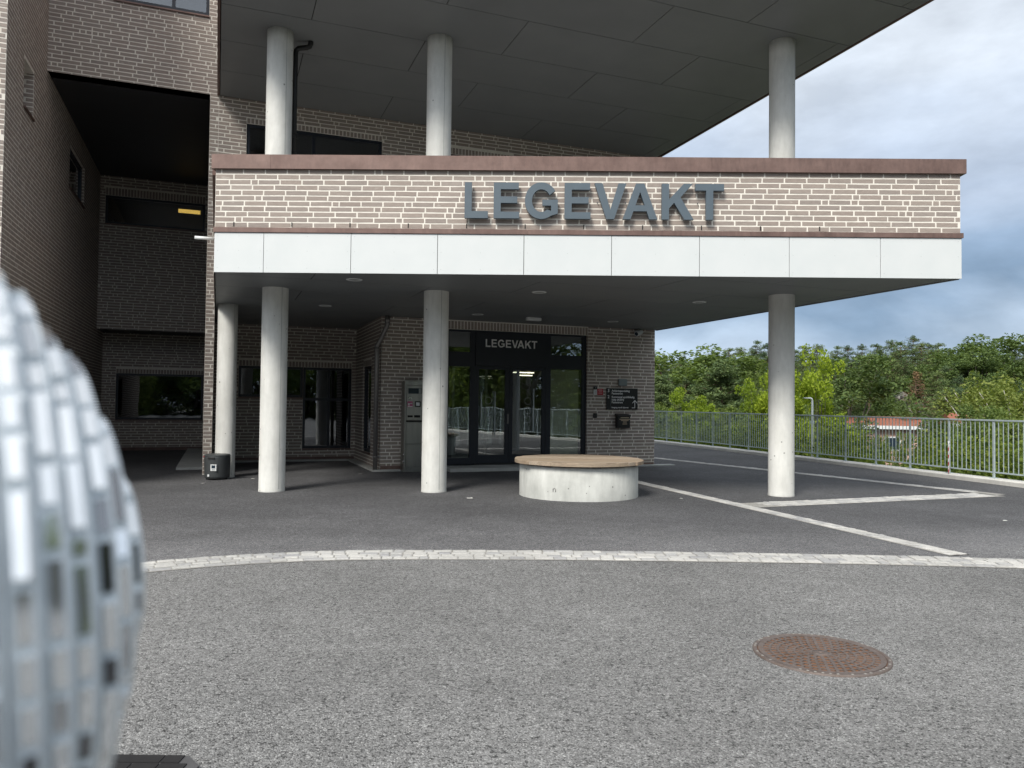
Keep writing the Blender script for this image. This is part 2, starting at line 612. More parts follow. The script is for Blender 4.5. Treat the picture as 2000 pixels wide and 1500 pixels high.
def brick_wall(mb, mtx, L, z0, z1, holes=(), soldiers=(), seed=1, reveal=0.12, a0=0.0, back=None):
    """Bricks in wild bond on a mortar sheet. Frame of mtx: x along the wall, -y outwards, z up. Mats: 0 mortar, 1 brick."""
    rnd = random.Random(seed)
    old, mb.m = mb.m, mtx
    A0, A1 = a0, a0 + L
    xs = sorted({A0, A1, *[min(max(h[i], A0), A1) for h in holes for i in (0, 1)]})
    zs = sorted({z0, z1, *[min(max(h[i], z0), z1) for h in holes for i in (2, 3)]})
    for xa, xb in zip(xs, xs[1:]):
        for za, zb in zip(zs, zs[1:]):
            cx, cz = (xa + xb) / 2, (za + zb) / 2
            if any(h[0] < cx < h[1] and h[2] < cz < h[3] for h in holes):
                continue
            mb.quad((xa, 0, za), (xb, 0, za), (xb, 0, zb), (xa, 0, zb), 0)

    def brick(xa, xb, za, zb, out=0.0028):
        j = lambda s=.0022: rnd.uniform(-s, s)
        o = -out + j(.0012)
        q = [(xa + j(), 0, za + j()), (xb + j(), 0, za + j()), (xb + j(), 0, zb + j()), (xa + j(), 0, zb + j())]
        k = mb.pts(q + [(x + (.001 if x < (xa + xb) / 2 else -.001), o, z) for x, _, z in q])
        mb.face((k + 4, k + 5, k + 6, k + 7), 1)
        for i in range(4):
            n = (i + 1) % 4
            mb.face((k + i, k + n, k + 4 + n, k + 4 + i), 1)

    blocked = [tuple(h[:4]) for h in holes] + [tuple(s) for s in soldiers]
    k0 = int(math.floor(z0 / COURSE))
    k = k0
    while k * COURSE < z1:
        za, zb = k * COURSE + JT, (k + 1) * COURSE
        za, zb = max(za, z0), min(zb, z1)
        if zb - za > .012:
            zc = (za + zb) / 2
            x = A0 - BL * ((.5 if k % 2 else .02) + rnd.uniform(.0, .34))
            while x < A1:
                w = BH if rnd.random() < .11 else BL
                segs = [(max(x, A0 + .003), min(x + w, A1 - .003))]
                for h in blocked:
                    if h[2] - .01 < zc < h[3] + .01:
                        ns = []
                        for s in segs:
                            if s[1] <= h[0] or s[0] >= h[1]:
                                ns.append(s)
                            else:
                                if s[0] < h[0]:
                                    ns.append((s[0], h[0] - .004))
                                if s[1] > h[1]:
                                    ns.append((h[1] + .004, s[1]))
                        segs = ns
                for s in segs:
                    if s[1] - s[0] > .03:
                        brick(s[0], s[1], za, zb)
                x += w + JT
        k += 1
    for s in soldiers:
        n = max(1, int(round((s[1] - s[0]) / .0757)))
        w = (s[1] - s[0]) / n
        for i in range(n):
            brick(s[0] + i * w + JT * .5, s[0] + (i + 1) * w - JT * .5, s[2] + .004, s[3] - JT)
    for h in holes:
        d = h[4] if len(h) > 4 else reveal
        if d <= 0:
            continue
        xa, xb, za, zb = max(h[0], A0), min(h[1], A1), max(h[2], z0), min(h[3], z1)
        for x, sgn in ((xa, 1), (xb, -1)):
            if A0 < x < A1:
                mb.quad((x, 0, za), (x, d, za), (x, d, zb), (x, 0, zb), 0)
                kk = int(math.floor(za / COURSE))
                while kk * COURSE < zb:
                    a, b = max(kk * COURSE + JT, za), min((kk + 1) * COURSE, zb)
                    if b - a > .012:
                        y0_, y1_ = .004, min(d - .002, .11 if kk % 2 else d - .002)
                        mb.box(min(x, x + sgn * .004), max(x, x + sgn * .004), y0_, y1_, a, b, 1)
                    kk += 1
        if za > z0:
            mb.quad((xa, 0, za), (xb, 0, za), (xb, d, za), (xa, d, za), 0)
        if zb < z1:
            mb.quad((xa, 0, zb), (xb, 0, zb), (xb, d, zb), (xa, d, zb), 0)
    mb.m = old


def T3(x, y, z=0, rz=0.0):
    return Matrix.Translation((x, y, z)) @ Matrix.Rotation(rz, 4, 'Z')


# ------------------------------------------------------------------ ground, terrain
FENCE_YX = [(-60, 24), (-20, 17), (-8, 14.3), (0, 12.7), (6, 11.4), (10, 10.55), (15, 9.41), (17.1, 8.91), (19.4, 8.38),
            (22.5, 7.56), (26.4, 6.60), (29, 5.85), (33, 4.6), (40, 2.3), (60, -4), (120, -24), (400, -120)]
FY = [a for a, b in FENCE_YX]
FX = [b for a, b in FENCE_YX]


def fx(y):
    return float(np.interp(y, FY, FX))


def sst(a, b, x):
    t = min(max((x - a) / (b - a), 0), 1)
    return t * t * (3 - 2 * t)


def terrain_h(x, y):
    s = x - fx(y)
    if s < .5:
        return -.08
    drop = 4.0 * sst(.5, 8, s) + 3.2 * sst(8, 28, s)
    rise = 9.2 * sst(52, 112, y) * sst(5, 25, s)
    bumpy = .5 * math.sin(x * .31 + 1.3) * math.cos(y * .27) * sst(8, 20, s)
    rear = 5.5 * sst(0, -40, y) * sst(20, 45, s)
    return -.08 - drop + rise + bumpy + rear


def build_ground():
    gx = [-400, -250, -150, -100, -70, -50, -40, -30, -20, -15] + [-12 + 1.5 * i for i in range(0, 75)] + [105, 115, 130, 160, 220, 320, 420]
    gy = [-400, -250, -160, -110, -80, -60, -45, -35, -25] + [-20 + 2.0 * i for i in range(0, 75)] + [135, 145, 160, 200, 280, 400, 600]
    v, f = [], []
    for y in gy:
        for x in gx:
            v.append((x, y, terrain_h(x, y)))
    nx = len(gx)
    for j in range(len(gy) - 1):
        for i in range(nx - 1):
            a = j * nx + i
            f.append((a, a + 1, a + nx + 1, a + nx))
    mb = MB()
    mb.v, mb.f, mb.mi, mb.sm = v, f, [0] * len(f), [True] * len(f)
    tag(mb.build('terrain', 'soil'), kind='structure')
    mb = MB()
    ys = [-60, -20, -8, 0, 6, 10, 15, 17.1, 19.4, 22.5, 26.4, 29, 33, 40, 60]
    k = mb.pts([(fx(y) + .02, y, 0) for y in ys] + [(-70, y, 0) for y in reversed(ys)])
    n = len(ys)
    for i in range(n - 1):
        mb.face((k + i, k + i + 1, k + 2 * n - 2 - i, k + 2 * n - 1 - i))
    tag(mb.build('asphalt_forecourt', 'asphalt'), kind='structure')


ARC = [(-9.0, 1.0), (-7.2, 3.0), (-5.6, 4.75), (-4.2, 5.86), (-3.05, 6.60), (-2.3, 6.97), (-1.4, 7.19), (0.0, 7.28), (1.0, 7.29), (2.0, 7.285),
       (3.38, 7.245), (4.75, 7.13), (6.5, 6.87), (8.5, 6.35), (10.2, 5.75), (11.2, 5.3)]


def resample(pl, step):
    P = [Vector((a, b)) for a, b in pl]
    # Catmull-Rom, then equal steps
    dense = []
    for i in range(len(P) - 1):
        a, b, c, d = P[max(i - 1, 0)], P[i], P[i + 1], P[min(i + 2, len(P) - 1)]
        for k in range(24):
            t = k / 24
            dense.append(.5 * ((2 * b) + (c - a) * t + (2 * a - 5 * b + 4 * c - d) * t * t + (3 * b - a - 3 * c + d) * t ** 3))
    dense.append(P[-1])
    out, acc = [dense[0]], 0.0
    for a, b in zip(dense, dense[1:]):
        d = (b - a).length
        while acc + d >= step:
            a = a.lerp(b, (step - acc) / d)
            out.append(a)
            d = (b - a).length
            acc = 0.0
        acc += d
    return out


def sett_strip(name, pl, rows, seed, size=.105, z=.004):
    rnd = random.Random(seed)
    c = resample(pl, size)
    mb = MB()
    nrm = []
    for i in range(len(c)):
        d = (c[min(i + 1, len(c) - 1)] - c[max(i - 1, 0)]).normalized()
        nrm.append(Vector((-d.y, d.x)))
    hw = rows * size / 2 + .02
    for i in range(len(c) - 1):
        a, b = c[i], c[i + 1]
        mb.quad((*(a - nrm[i] * hw), z), (*(b - nrm[i + 1] * hw), z), (*(b + nrm[i + 1] * hw), z), (*(a + nrm[i] * hw), z), 0)
    L = (len(c) - 3) * size
    for r in range(rows):
        o = (r - (rows - 1) / 2) * size
        q = rnd.uniform(.2, .5)
        while q < L:
            ln = size * rnd.choice((.85, 1.0, 1.15, 1.4, 1.7))
            t0, t1 = q / size, min((q + ln) / size, len(c) - 2)
            q += ln
            pa = lambda t: c[int(t)].lerp(c[int(t) + 1], t - int(t))
            a, b = pa(t0), pa(t1)
            d = (b - a).normalized()
            n = Vector((-d.y, d.x))
            m = (a + b) / 2 + n * (o + rnd.uniform(-.006, .006))
            l, w = (b - a).length / 2 - .004 - rnd.uniform(0, .004), size / 2 - .004 - rnd.uniform(0, .006)
            h = z + .006 + rnd.uniform(0, .006)
            base, top = [], []
            for sx, sy in ((-1, -1), (1, -1), (1, 1), (-1, 1)):
                base.append((*(m + d * sx * l + n * sy * w), z - .002))
                top.append((*(m + d * sx * (l - .012 + rnd.uniform(-.006, .006)) + n * sy * (w - .012 + rnd.uniform(-.006, .006))), h + rnd.uniform(-.003, .003)))
            mid = [(b_[0], b_[1], h - .004) for b_ in base]
            mb.loft([base, mid, top], 1)
    return tag(mb.build(name, ['joint', 'sett']), kind='structure')


def build_paving():
    arc = resample(ARC, .3)
    mb = MB()
    pts = [(p.x, p.y, .004) for p in arc] + [(11.2, -40, .004), (-9.0, -40, .004)]
    k = mb.pts(pts)
    mb.face([k + i for i in reversed(range(len(pts)))])
    tag(mb.build('worn_road', 'asphalt2'), kind='structure')
    sett_strip('cobble_strip', ARC, 4, 3, z=.008)
    sett_strip('cobble_strip', [(1.6, 16.9), (2.387, 14.24), (4.2, 8.2), (4.39, 7.56)], 2, 4)
    sett_strip('cobble_strip', [(3.45, 11.15), (8.1, 12.92)], 4, 5, .11)
    sett_strip('cobble_strip', [(8.2, 12.90), (3.92, 20.9), (0.5, 27.3)], 2, 6, .13)


def build_railing():
    ys = np.linspace(-14, 36.5, 800)
    xs = np.array([fx(y) for y in ys])
    seg = np.hypot(np.diff(xs), np.diff(ys))
    s = np.concatenate([[0], np.cumsum(seg)])
    # posts 1.11 m apart, one of them at the measured spot (9.41, 15.0)
    s0 = float(np.interp(15.0, ys, s))
    first = s0 - math.floor(s0 / 1.11) * 1.11
    st = np.arange(first, s[-1], 1.11)
    P = [Vector((float(np.interp(q, s, xs)), float(np.interp(q, s, ys)), .12)) for q in st]
    mb = MB()
    for a, b in zip(P, P[1:]):
        d = (b - a).normalized()
        n = Vector((-d.y, d.x, 0))
        q = []
        for off, z in ((.22, -.05), (.22, .075), (.20, .092), (-.14, .092), (-.16, .075), (-.16, -.3)):
            q.append((a + n * off).xy.to_tuple() + (z,))
        for off, z in ((.22, -.05), (.22, .075), (.20, .092), (-.14, .092), (-.16, .075), (-.16, -.3)):
            q.append((b - d * .004 + n * off).xy.to_tuple() + (z,))
        k = mb.pts(q)
        for i in range(5):
            mb.face((k + i, k + i + 1, k + 7 + i, k + 6 + i))
        mb.face([k + i for i in range(6)])
        mb.face([k + 6 + i for i in reversed(range(6))])
    tag(mb.build('kerb', 'kerbconc'), kind='structure')
    root = thing('railing', 'long galvanised steel railing with thin vertical bars on the concrete kerb', 'railing', (*P[0].xy, .12))
    inv = Matrix.Translation(-root.location)
    for i, a in enumerate(P):
        d = (P[min(i + 1, len(P) - 1)] - P[max(i - 1, 0)])
        m = inv @ Matrix.Translation(a) @ Matrix.Rotation(math.atan2(d.y, d.x), 4, 'Z')
        mb = MB(m)
        mb.box(-.026, .026, -.012, .012, -.026, 1.075, bev=.004)
        mb.box(-.06, .06, -.05, .05, -.027, -.016)
        mb.build('post', 'galv', root)
    for a, b in zip(P, P[1:]):
        d = b - a
        L = d.length
        m = inv @ Matrix.Translation(a) @ Matrix.Rotation(math.atan2(d.y, d.x), 4, 'Z')
        mb = MB(m)
        mb.box(.0, L - .001, -.022, .022, 1.078, 1.11, bev=.004)
        mb.box(.03, L - .03, -.014, .014, .075, .10)
        for k in range(1, 10):
            x = L * k / 10
            mb.box(x - .006, x + .006, -.006, .006, .10, 1.078)
        mb.build('bar_panel', 'galv', root)


build_ground()
build_paving()
build_railing()

# ------------------------------------------------------------------ the building.  local frame: x along the entrance wall, -y outwards
TH = rad(21)
P0 = Vector((3.42, 18.42, 0))
BLD = thing('medical_building', 'brown brick emergency clinic with a columned canopy and a white panelled fascia', 'building', P0, TH)
BM = Matrix.Translation(P0) @ Matrix.Rotation(TH, 4, 'Z')
BI = BM.inverted()
ZS, ZU = 3.24, 7.40          # underside of the canopy, underside of the upper overhang
FL, FR = (-9.87, -4.42), (-0.2, -8.29)      # canopy front corners
FA = math.atan2(FR[1] - FL[1], FR[0] - FL[0])
FLEN = math.hypot(FR[0] - FL[0], FR[1] - FL[1])
FM = T3(FL[0], FL[1], 0, FA)                # canopy front frame: x along the fascia, -y outwards
Z3 = Vector((0, 0, 1))


def b_ent_walls():
    mb = MB()
    g = (-5.17, -1.79, .0, 3.043, .14)
    brick_wall(mb, T3(0, 0), 6.60, 0, ZS, [g], [(-5.17, -1.79, 3.043, 3.235)], 11, a0=-6.60)
    mb.build('brick_wall', ['mortar', 'brick'], BLD)
    # right-hand side wall
    mb = MB()
    brick_wall(mb, T3(0, 0, 0, PI / 2), 3.0, 0, 12, seed=12)
    mb.m = Matrix.Identity(4)
    mb.quad((-.0, 3.0, 0), (-.0, 16, 0), (-.0, 16, 12), (-.0, 3.0, 12), 0)
    mb.build('brick_wall', ['mortar', 'brick'], BLD)
    # return wall between the entrance and the set-back wall (faces -x)
    mb = MB()
    brick_wall(mb, T3(-6.60, 3.13, 0, -PI / 2), 3.13, 0, ZS, [(1.05, 2.05, .30, 2.26, .10)], [(1.05, 2.05, 2.26, 2.41)], 13)
    mb.build('brick_wall', ['mortar', 'brick'], BLD)
    # set-back wall with the stepped window
    mb = MB()
    brick_wall(mb, T3(0, 3.13), 3.27, 0, ZS, [(-9.33, -7.86, 1.53, 2.26, .10), (-7.86, -6.70, .30, 2.26, .10)],
               [(-9.33, -6.70, 2.26, 2.41)], 14, a0=-9.87)
    mb.build('brick_wall', ['mortar', 'brick'], BLD)
    # wall between the passage and the set-back corner (faces +x, and -x), ending in a pier
    mb = MB()
    brick_wall(mb, T3(-9.87, .0, 0, PI / 2), 3.13, 0, ZS, seed=15)
    brick_wall(mb, T3(-10.03, 8.1, 0, -PI / 2), 8.1, 0, ZU, seed=16)
    brick_wall(mb, T3(0, 0), .16, 0, ZU, seed=17, a0=-10.03)
    mb.build('brick_wall', ['mortar', 'brick'], BLD)
    # upper wall behind the balcony
    mb = MB()
    brick_wall(mb, T3(0, 0), 9.87, 3.6, ZU, [(-9.35, -6.65, 4.6, 6.93, .10), (-5.27, -3.70, 4.6, 6.86, .10)],
               [(-9.35, -6.65, 6.93, 7.05), (-5.27, -3.70, 6.86, 7.01)], 18, a0=-9.87)
    mb.build('brick_wall', ['mortar', 'brick'], BLD)
    # tower facade above the recess
    mb = MB()
    brick_wall(mb, T3(0, 0), 2.93, ZU, 12.0, [(-11.75, -10.08, 8.93, 10.6, .07)], (), 19, a0=-12.80)
    mb.m = Matrix.Identity(4)
    mb.quad((-12.8, .0, ZU), (-9.87, .0, ZU), (-9.87, .3, ZU), (-12.8, .3, ZU), 0)
    mb.build('brick_wall', ['mortar', 'brick'], BLD)
    # left wing: the wall that faces +x, with its slot and windows, and its front
    mb = MB()
    brick_wall(mb, T3(-12.80, -2.80, 0, PI / 2), 10.9, 0, 12, [(1.10, 1.80, 6.15, 6.93, .34), (5.25, 7.15, 5.92, 6.83, .12), (6.1, 7.8, .9, 2.14, .12)], (), 20)
    mb.build('brick_wall', ['mortar', 'brick'], BLD)
    mb = MB()
    brick_wall(mb, T3(-16.2, -2.80), 3.4, 0, 12, seed=21)
    mb.m = Matrix.Identity(4)
    mb.quad((-16.2, -2.8, 0), (-16.2, 14, 0), (-16.2, 14, 12), (-16.2, -2.8, 12), 0)
    mb.build('brick_wall', ['mortar', 'brick'], BLD)
    # back walls of the recess, upper and lower
    mb = MB()
    brick_wall(mb, T3(0, 6.9), 2.77, 3.30, ZU, [(-12.67, -10.20, 6.12, 6.88, .10)], [(-12.67, -10.20, 6.88, 7.10)], 22, a0=-12.80)
    mb.build('brick_wall', ['mortar', 'brick'], BLD)
    mb = MB()
    brick_wall(mb, T3(0, 8.1), 2.77, 0, 3.30, [(-12.45, -10.17, .87, 2.17, .10)], [(-12.45, -10.17, 2.17, 2.31)], 23, a0=-12.80)
    mb.build('brick_wall', ['mortar', 'brick'], BLD)
    # plain inner linings and roof that close the volumes
    mb = MB()
    mb.box(-9.80, -.03, .9, 15.9, 3.30, 4.0)                      # floor slab between the storeys
    mb.box(-16.1, -.03, .4, 15.9, 11.9, 12.0)
    mb.box(-16.1, -.03, 15.9, 16.0, 0, 12)
    mb.box(-12.75, -10.08, 7.0, 15.8, 3.34, 3.44)
    mb.box(-12.75, -10.08, 6.96, 15.8, 7.5, 7.6)
    mb.build('roof_slab', 'room', BLD)


def soffit_boards(mb, poly, z, us, rows, mi=0, gap=.0065, th=.012):
    """boards between row lines (y = -row) clipped to a convex outline; us(k) gives the cross joints of row k"""
    def clip(pg, a, b, c):               # keep a*x + b*y <= c
        out = []
        for i in range(len(pg)):
            p, q = pg[i], pg[(i + 1) % len(pg)]
            dp, dq = a * p[0] + b * p[1] - c, a * q[0] + b * q[1] - c
            if dp <= 0:
                out.append(p)
            if dp * dq < 0:
                t = dp / (dp - dq)
                out.append((p[0] + (q[0] - p[0]) * t, p[1] + (q[1] - p[1]) * t))
        return out
    for k in range(len(rows) - 1):
        cuts = [-99] + us(k) + [99]
        for ua, ub in zip(cuts, cuts[1:]):
            pg = list(poly)
            for a, b, c in ((0, 1, -rows[k] - gap), (0, -1, rows[k + 1] - gap), (1, 0, ub - gap), (-1, 0, -ua - gap)):
                pg = clip(pg, a, b, c)
                if len(pg) < 3:
                    break
            if len(pg) >= 3:
                mb.slab(pg, z, z + th, mi)


def b_canopy():
    # fascia brick (parapet), with dark weep joints in the lowest course
    mb = MB(FM)
    brick_wall(mb, FM, FLEN, 3.868, 4.70, seed=31)
    mb.m = FM
    for i in range(13):
        x = .27 + i * .82
        if x < FLEN - 1.6:
            mb.box(x - .007, x + .007, -.0085, .0, 3.885, 3.945, 2)
    # inner face and ends of the parapet, left return down to the soffit
    mb.box(.02, FLEN - .02, .22, .24, 3.9, 4.70, 0)
    mb.build('parapet', ['mortar', 'brick', 'black'], BLD)
    mb = MB()
    brick_wall(mb, T3(-9.87, 0, 0, -PI / 2), 4.40, ZS - .02, 4.70, seed=32)
    mb.build('brick_wall', ['mortar', 'brick'], BLD)
    # right end of the parapet and a copper face on the canopy's right edge
    br = (0.03, 0.0)
    ang = math.atan2(br[1] - FR[1], br[0] - FR[0])
    rl = math.hypot(br[0] - FR[0], br[1] - FR[1])
    mb = MB()
    brick_wall(mb, T3(FR[0], FR[1], 0, ang), rl - .05, 3.868, 4.70, seed=33)
    mb.build('brick_wall', ['mortar', 'brick'], BLD)
    mb = MB(T3(FR[0], FR[1], 0, ang))
    mb.box(.035, rl - .02, -.018, .03, ZS - .012, 3.80)
    mb.build('edge_trim', 'soffit', BLD)
    # copings
    mb = MB(FM)
    cuts = [-.045, .79, 4.05, 6.96, FLEN + .06]
    for a, b in zip(cuts, cuts[1:]):
        mb.box(a + .0012, b - .0012, -.055, .28, 4.692, 4.892)
    mb.box(-.04, FLEN + .055, -.05, .275, 4.70, 4.886)
    mb.m = T3(FR[0], FR[1], 0, ang)
    mb.box(.30, rl, -.05, .28, 4.692, 4.890)
    mb.m = T3(-9.87, 0, 0, -PI / 2)
    mb.box(.0, 4.12, -.05, .28, 4.692, 4.890)
    mb.build('coping', 'copper', BLD)
    mb = MB(FM)
    cuts = [-.01, 1.3, 4.4, 7.5, FLEN + .03]
    for a, b in zip(cuts, cuts[1:]):
        mb.box(a + .001, b - .001, -.03, .05, 3.800, 3.868)
    mb.build('drip_flashing', 'copper', BLD)
    # white fibre-cement panels
    xs = [.0, .70, 1.93, 3.147, 4.356, 5.58, 6.803, 8.048, 9.307, FLEN + .012]
    for a, b in zip(xs, xs[1:]):
        mb = MB(FM)
        mb.box(a + .004, b - .004, -.012, .01, ZS - .004, 3.795)
        for px in (a + .05, (a + b) / 2, b - .05):                    # screw heads
            for pz in (ZS + .06, ZS + .30, 3.75):
                mb.lathe([(.004, 0), (.003, .002)], 0, 0, 6) if False else None
                mb.box(px - .003, px + .003, -.0135, -.012, pz - .003, pz + .003, 1)
        mb.build('cladding_panel', ['panel', 'dull'], BLD)
    # deck, core and soffit
    quad = [(-9.85, -.02), (FL[0] + .02, FL[1] + .03), (FR[0] - .02, FR[1] + .03), (-.02, -.02)]
    core = MB()
    core.slab([(-9.84, -.012), (FL[0] + .03, FL[1] + .05), (FR[0] - .03, FR[1] + .05), (-.03, -.012)][::1], ZS + .013, 3.87)
    core.slab([(-9.84, 3.12), (-9.84, -.011), (-6.62, -.011), (-6.62, 3.12)], ZS + .013, 3.29)
    core.build('deck', ['black', 'slab'], BLD)
    dk = MB()
    dk.slab([(-9.6, -.05), (FL[0] + .28, FL[1] - .05), (FR[0] - .35, FR[1] + .42), (-.3, -.05)], 3.871, 3.885)
    dk.build('balcony_floor', 'deckpave', BLD)
    so_ = MB()
    rows = [-3.2, -1.95, -.7, .55, 1.80, 3.05, 4.30, 5.55, 6.80, 8.05, 9.3]
    js = lambda k: [-6.72 + 3.165 * i for i in range(-1, 3)] if k % 2 else [-8.53 + 3.165 * i for i in range(-1, 4)]
    soffit_boards(so_, quad, ZS, js, rows)
    so_.build('soffit', 'soffit', BLD)
    so_ = MB()
    soffit_boards(so_, [(-9.86, 3.125), (-9.86, -.02), (-6.605, -.02), (-6.605, 3.125)], ZS, js, rows)
    so_.build('soffit', 'soffit', BLD)
    # upper overhang
    fu = 1.0
    FLu, FRu = (-9.86, -4.42), (-.2 + .02, -8.29)
    quadu = [(-9.85, -.01), (FLu[0] + .01, FLu[1]), (FRu[0] - .01, FRu[1]), (-.03, -.01)]
    so2 = MB()
    rows2 = [0, 1.25, 2.50, 3.75, 5.0, 6.25, 7.5, 8.75]
    js2 = lambda k: [-6.70, -3.53, -.40] if k % 2 == 0 else [-8.53, -5.37, -2.21]
    soffit_boards(so2, quadu, ZU, js2, rows2)
    so2.build('soffit', 'soffit', BLD)
    mb = MB()
    mb.slab([(-9.84, -.01), (FLu[0] + .02, FLu[1] + .02), (FRu[0] - .02, FRu[1] + .02), (-.04, -.01)], ZU + .013, 11.9)
    mb.build('upper_storey', 'black', BLD)
    mb = MB()
    mb.box(-9.905, -9.865, -4.42, -.012, ZU - .004, 12)
    a2 = math.atan2(0 - FRu[1], .02 - FRu[0])
    l2 = math.hypot(.02 - FRu[0], FRu[1])
    mb.m = T3(FRu[0], FRu[1], 0, a2)
    mb.box(0, l2, -.03, .012, ZU - .012, 12)
    mb.m = T3(FLu[0], FLu[1], 0, FA)
    mb.box(0, FLEN, -.03, -.005, ZU - .004, 12)
    mb.build('copper_cladding', 'copper', BLD)
    # recess soffit and the low passage soffit
    mb = MB()
    mb.box(-12.79, -10.04, .012, 6.88, ZU, ZU + .03)
    mb.build('soffit', 'soffit_dark', BLD)
    mb = MB()
    mb.box(-12.79, -10.04, 6.93, 8.08, 3.302, 3.33)
    mb.build('soffit', 'soffit_dark', BLD)


M['deckpave'] = mat_simple('pale_deck_paving', (.50, .49, .47), (.42, .41, .40), 5, .8)
M['lampmetal'] = mat_simple('pale_galvanised', (.60, .66, .67), (.52, .58, .59), 9, .45, .2)
M['etched'] = mat_simple('etched_glass_ring', (.42, .44, .43), None, 5, .6)
M['blind'] = mat_simple('beige_blind', (.74, .70, .52), (.68, .64, .47), 3, .8)
M['soffit_dark'] = mat_simple('charcoal_soffit_board', (.035, .037, .042), None, 2, .5)


def column(x, y, r, z1, seed):
    p = BI @ Vector((x, y, 0))
    mb = MB(T3(p.x, p.y, 0, seed))
    prof = [(r + .004, -.02), (r + .003, .02), (r, .05)]
    zz = .6
    while zz < z1 - .2:
        prof.append((r, zz))
        zz += .6
    prof += [(r, z1)]
    mb.lathe(prof, n=48)
    # fine formwork seam
    mb.box(-.004, .004, -r - .0015, -r + .01, .05, z1 - .01, 1)
    mb.build('column', ['concrete', 'slab'], BLD)


def window(name, mtx, x0, x1, z0, z1, depth, mull=(), trans=(), fw=.06, glass='darkglass', sill=True, parts=None, room=1.5):
    """frame, panes and sill in a hole; frame of mtx: x along, -y outwards. mull: x of vertical bars; trans: z of horizontal bars"""
    mb = MB(mtx)
    yf, yb = depth - .05, depth + .03
    mb.box(x0, x1, yf, yb, z1 - fw, z1)
    mb.box(x0, x1, yf, yb, z0, z0 + fw)
    mb.box(x0, x0 + fw, yf, yb, z0 + fw, z1 - fw)
    mb.box(x1 - fw, x1, yf, yb, z0 + fw, z1 - fw)
    xs = [x0 + fw] + [q for m_ in sorted(mull) for q in (m_ - .03, m_ + .03)] + [x1 - fw]
    for m_ in mull:
        mb.box(m_ - .03, m_ + .03, yf + .002, yb - .002, z0 + fw, z1 - fw)
    zs = [z0 + fw] + [q for t_ in sorted(trans) for q in (t_ - .03, t_ + .03)] + [z1 - fw]
    for t_ in trans:
        for a, b in zip(xs[::2], xs[1::2]):
            mb.box(a, b, yf + .004, yb - .004, t_ - .03, t_ + .03)
    fr = mb.build(name, 'navy', BLD)
    for a, b in zip(xs[::2], xs[1::2]):
        for c, d in zip(zs[::2], zs[1::2]):
            g = MB(mtx)
            g.box(a, b, depth - .012, depth - .006, c, d)
            g.build('pane', glass, fr)
    if sill:
        g = MB(mtx)
        g.prism([(0, 0)] * 0 or [(x0, z0 - .03), (x1, z0 - .03), (x1, z0 - .001), (x0, z0 - .001)], -.035, depth - .052)
        g.build('sill', 'copper', fr)
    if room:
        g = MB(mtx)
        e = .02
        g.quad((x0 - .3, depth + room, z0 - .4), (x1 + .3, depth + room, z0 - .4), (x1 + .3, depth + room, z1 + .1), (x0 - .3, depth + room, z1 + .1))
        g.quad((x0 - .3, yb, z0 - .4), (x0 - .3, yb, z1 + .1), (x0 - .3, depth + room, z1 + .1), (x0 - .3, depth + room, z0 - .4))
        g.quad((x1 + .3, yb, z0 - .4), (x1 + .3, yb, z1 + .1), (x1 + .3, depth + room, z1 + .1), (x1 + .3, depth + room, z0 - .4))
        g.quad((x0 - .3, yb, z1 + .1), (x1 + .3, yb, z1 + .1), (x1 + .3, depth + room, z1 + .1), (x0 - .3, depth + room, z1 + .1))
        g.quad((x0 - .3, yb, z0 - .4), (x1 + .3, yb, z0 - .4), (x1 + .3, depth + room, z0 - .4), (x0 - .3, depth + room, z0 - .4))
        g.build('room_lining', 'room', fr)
    return fr


def b_windows():
    I = T3(0, 0)
    B = T3(0, 3.13)
    window('window', B, -9.33, -7.862, 1.53, 2.26, .08, mull=(-8.30,), room=1.2)
    window('window', B, -7.858, -6.70, .30, 2.26, .08, mull=(-7.24,), trans=(1.49,), room=1.2)
    window('window', T3(-6.60, 3.13, 0, -PI / 2), 1.05, 2.05, .30, 2.26, .08, room=.35)
    window('window', I, -9.35, -6.65, 4.6, 6.93, .08, mull=(-8.05,), room=2)
    window('window', I, -5.27, -3.70, 4.6, 6.86, .08, room=2)
    window('window', I, -11.75, -10.08, 8.93, 10.6, .05, mull=(-10.72,), room=2)
    LW = T3(-12.80, -2.80, 0, PI / 2)
    window('window', LW, 1.10, 1.80, 6.15, 6.93, .32, room=.8)
    window('window', LW, 5.25, 7.15, 5.92, 6.83, .10, room=.8)
    window('window', LW, 6.1, 7.8, .9, 2.14, .10, room=.8)
    w = window('window', T3(0, 6.9), -12.67, -10.20, 6.12, 6.88, .08, room=1.1)
    mb = MB()
    mb.box(-10.89, -10.33, 7.00, 7.03, 6.61, 6.71)
    mb.build('amber_strip', 'amber', w)  # emissive amber strip just behind the pane
    window('window', T3(0, 8.1), -12.45, -10.17, .87, 2.17, .08, room=1.5)


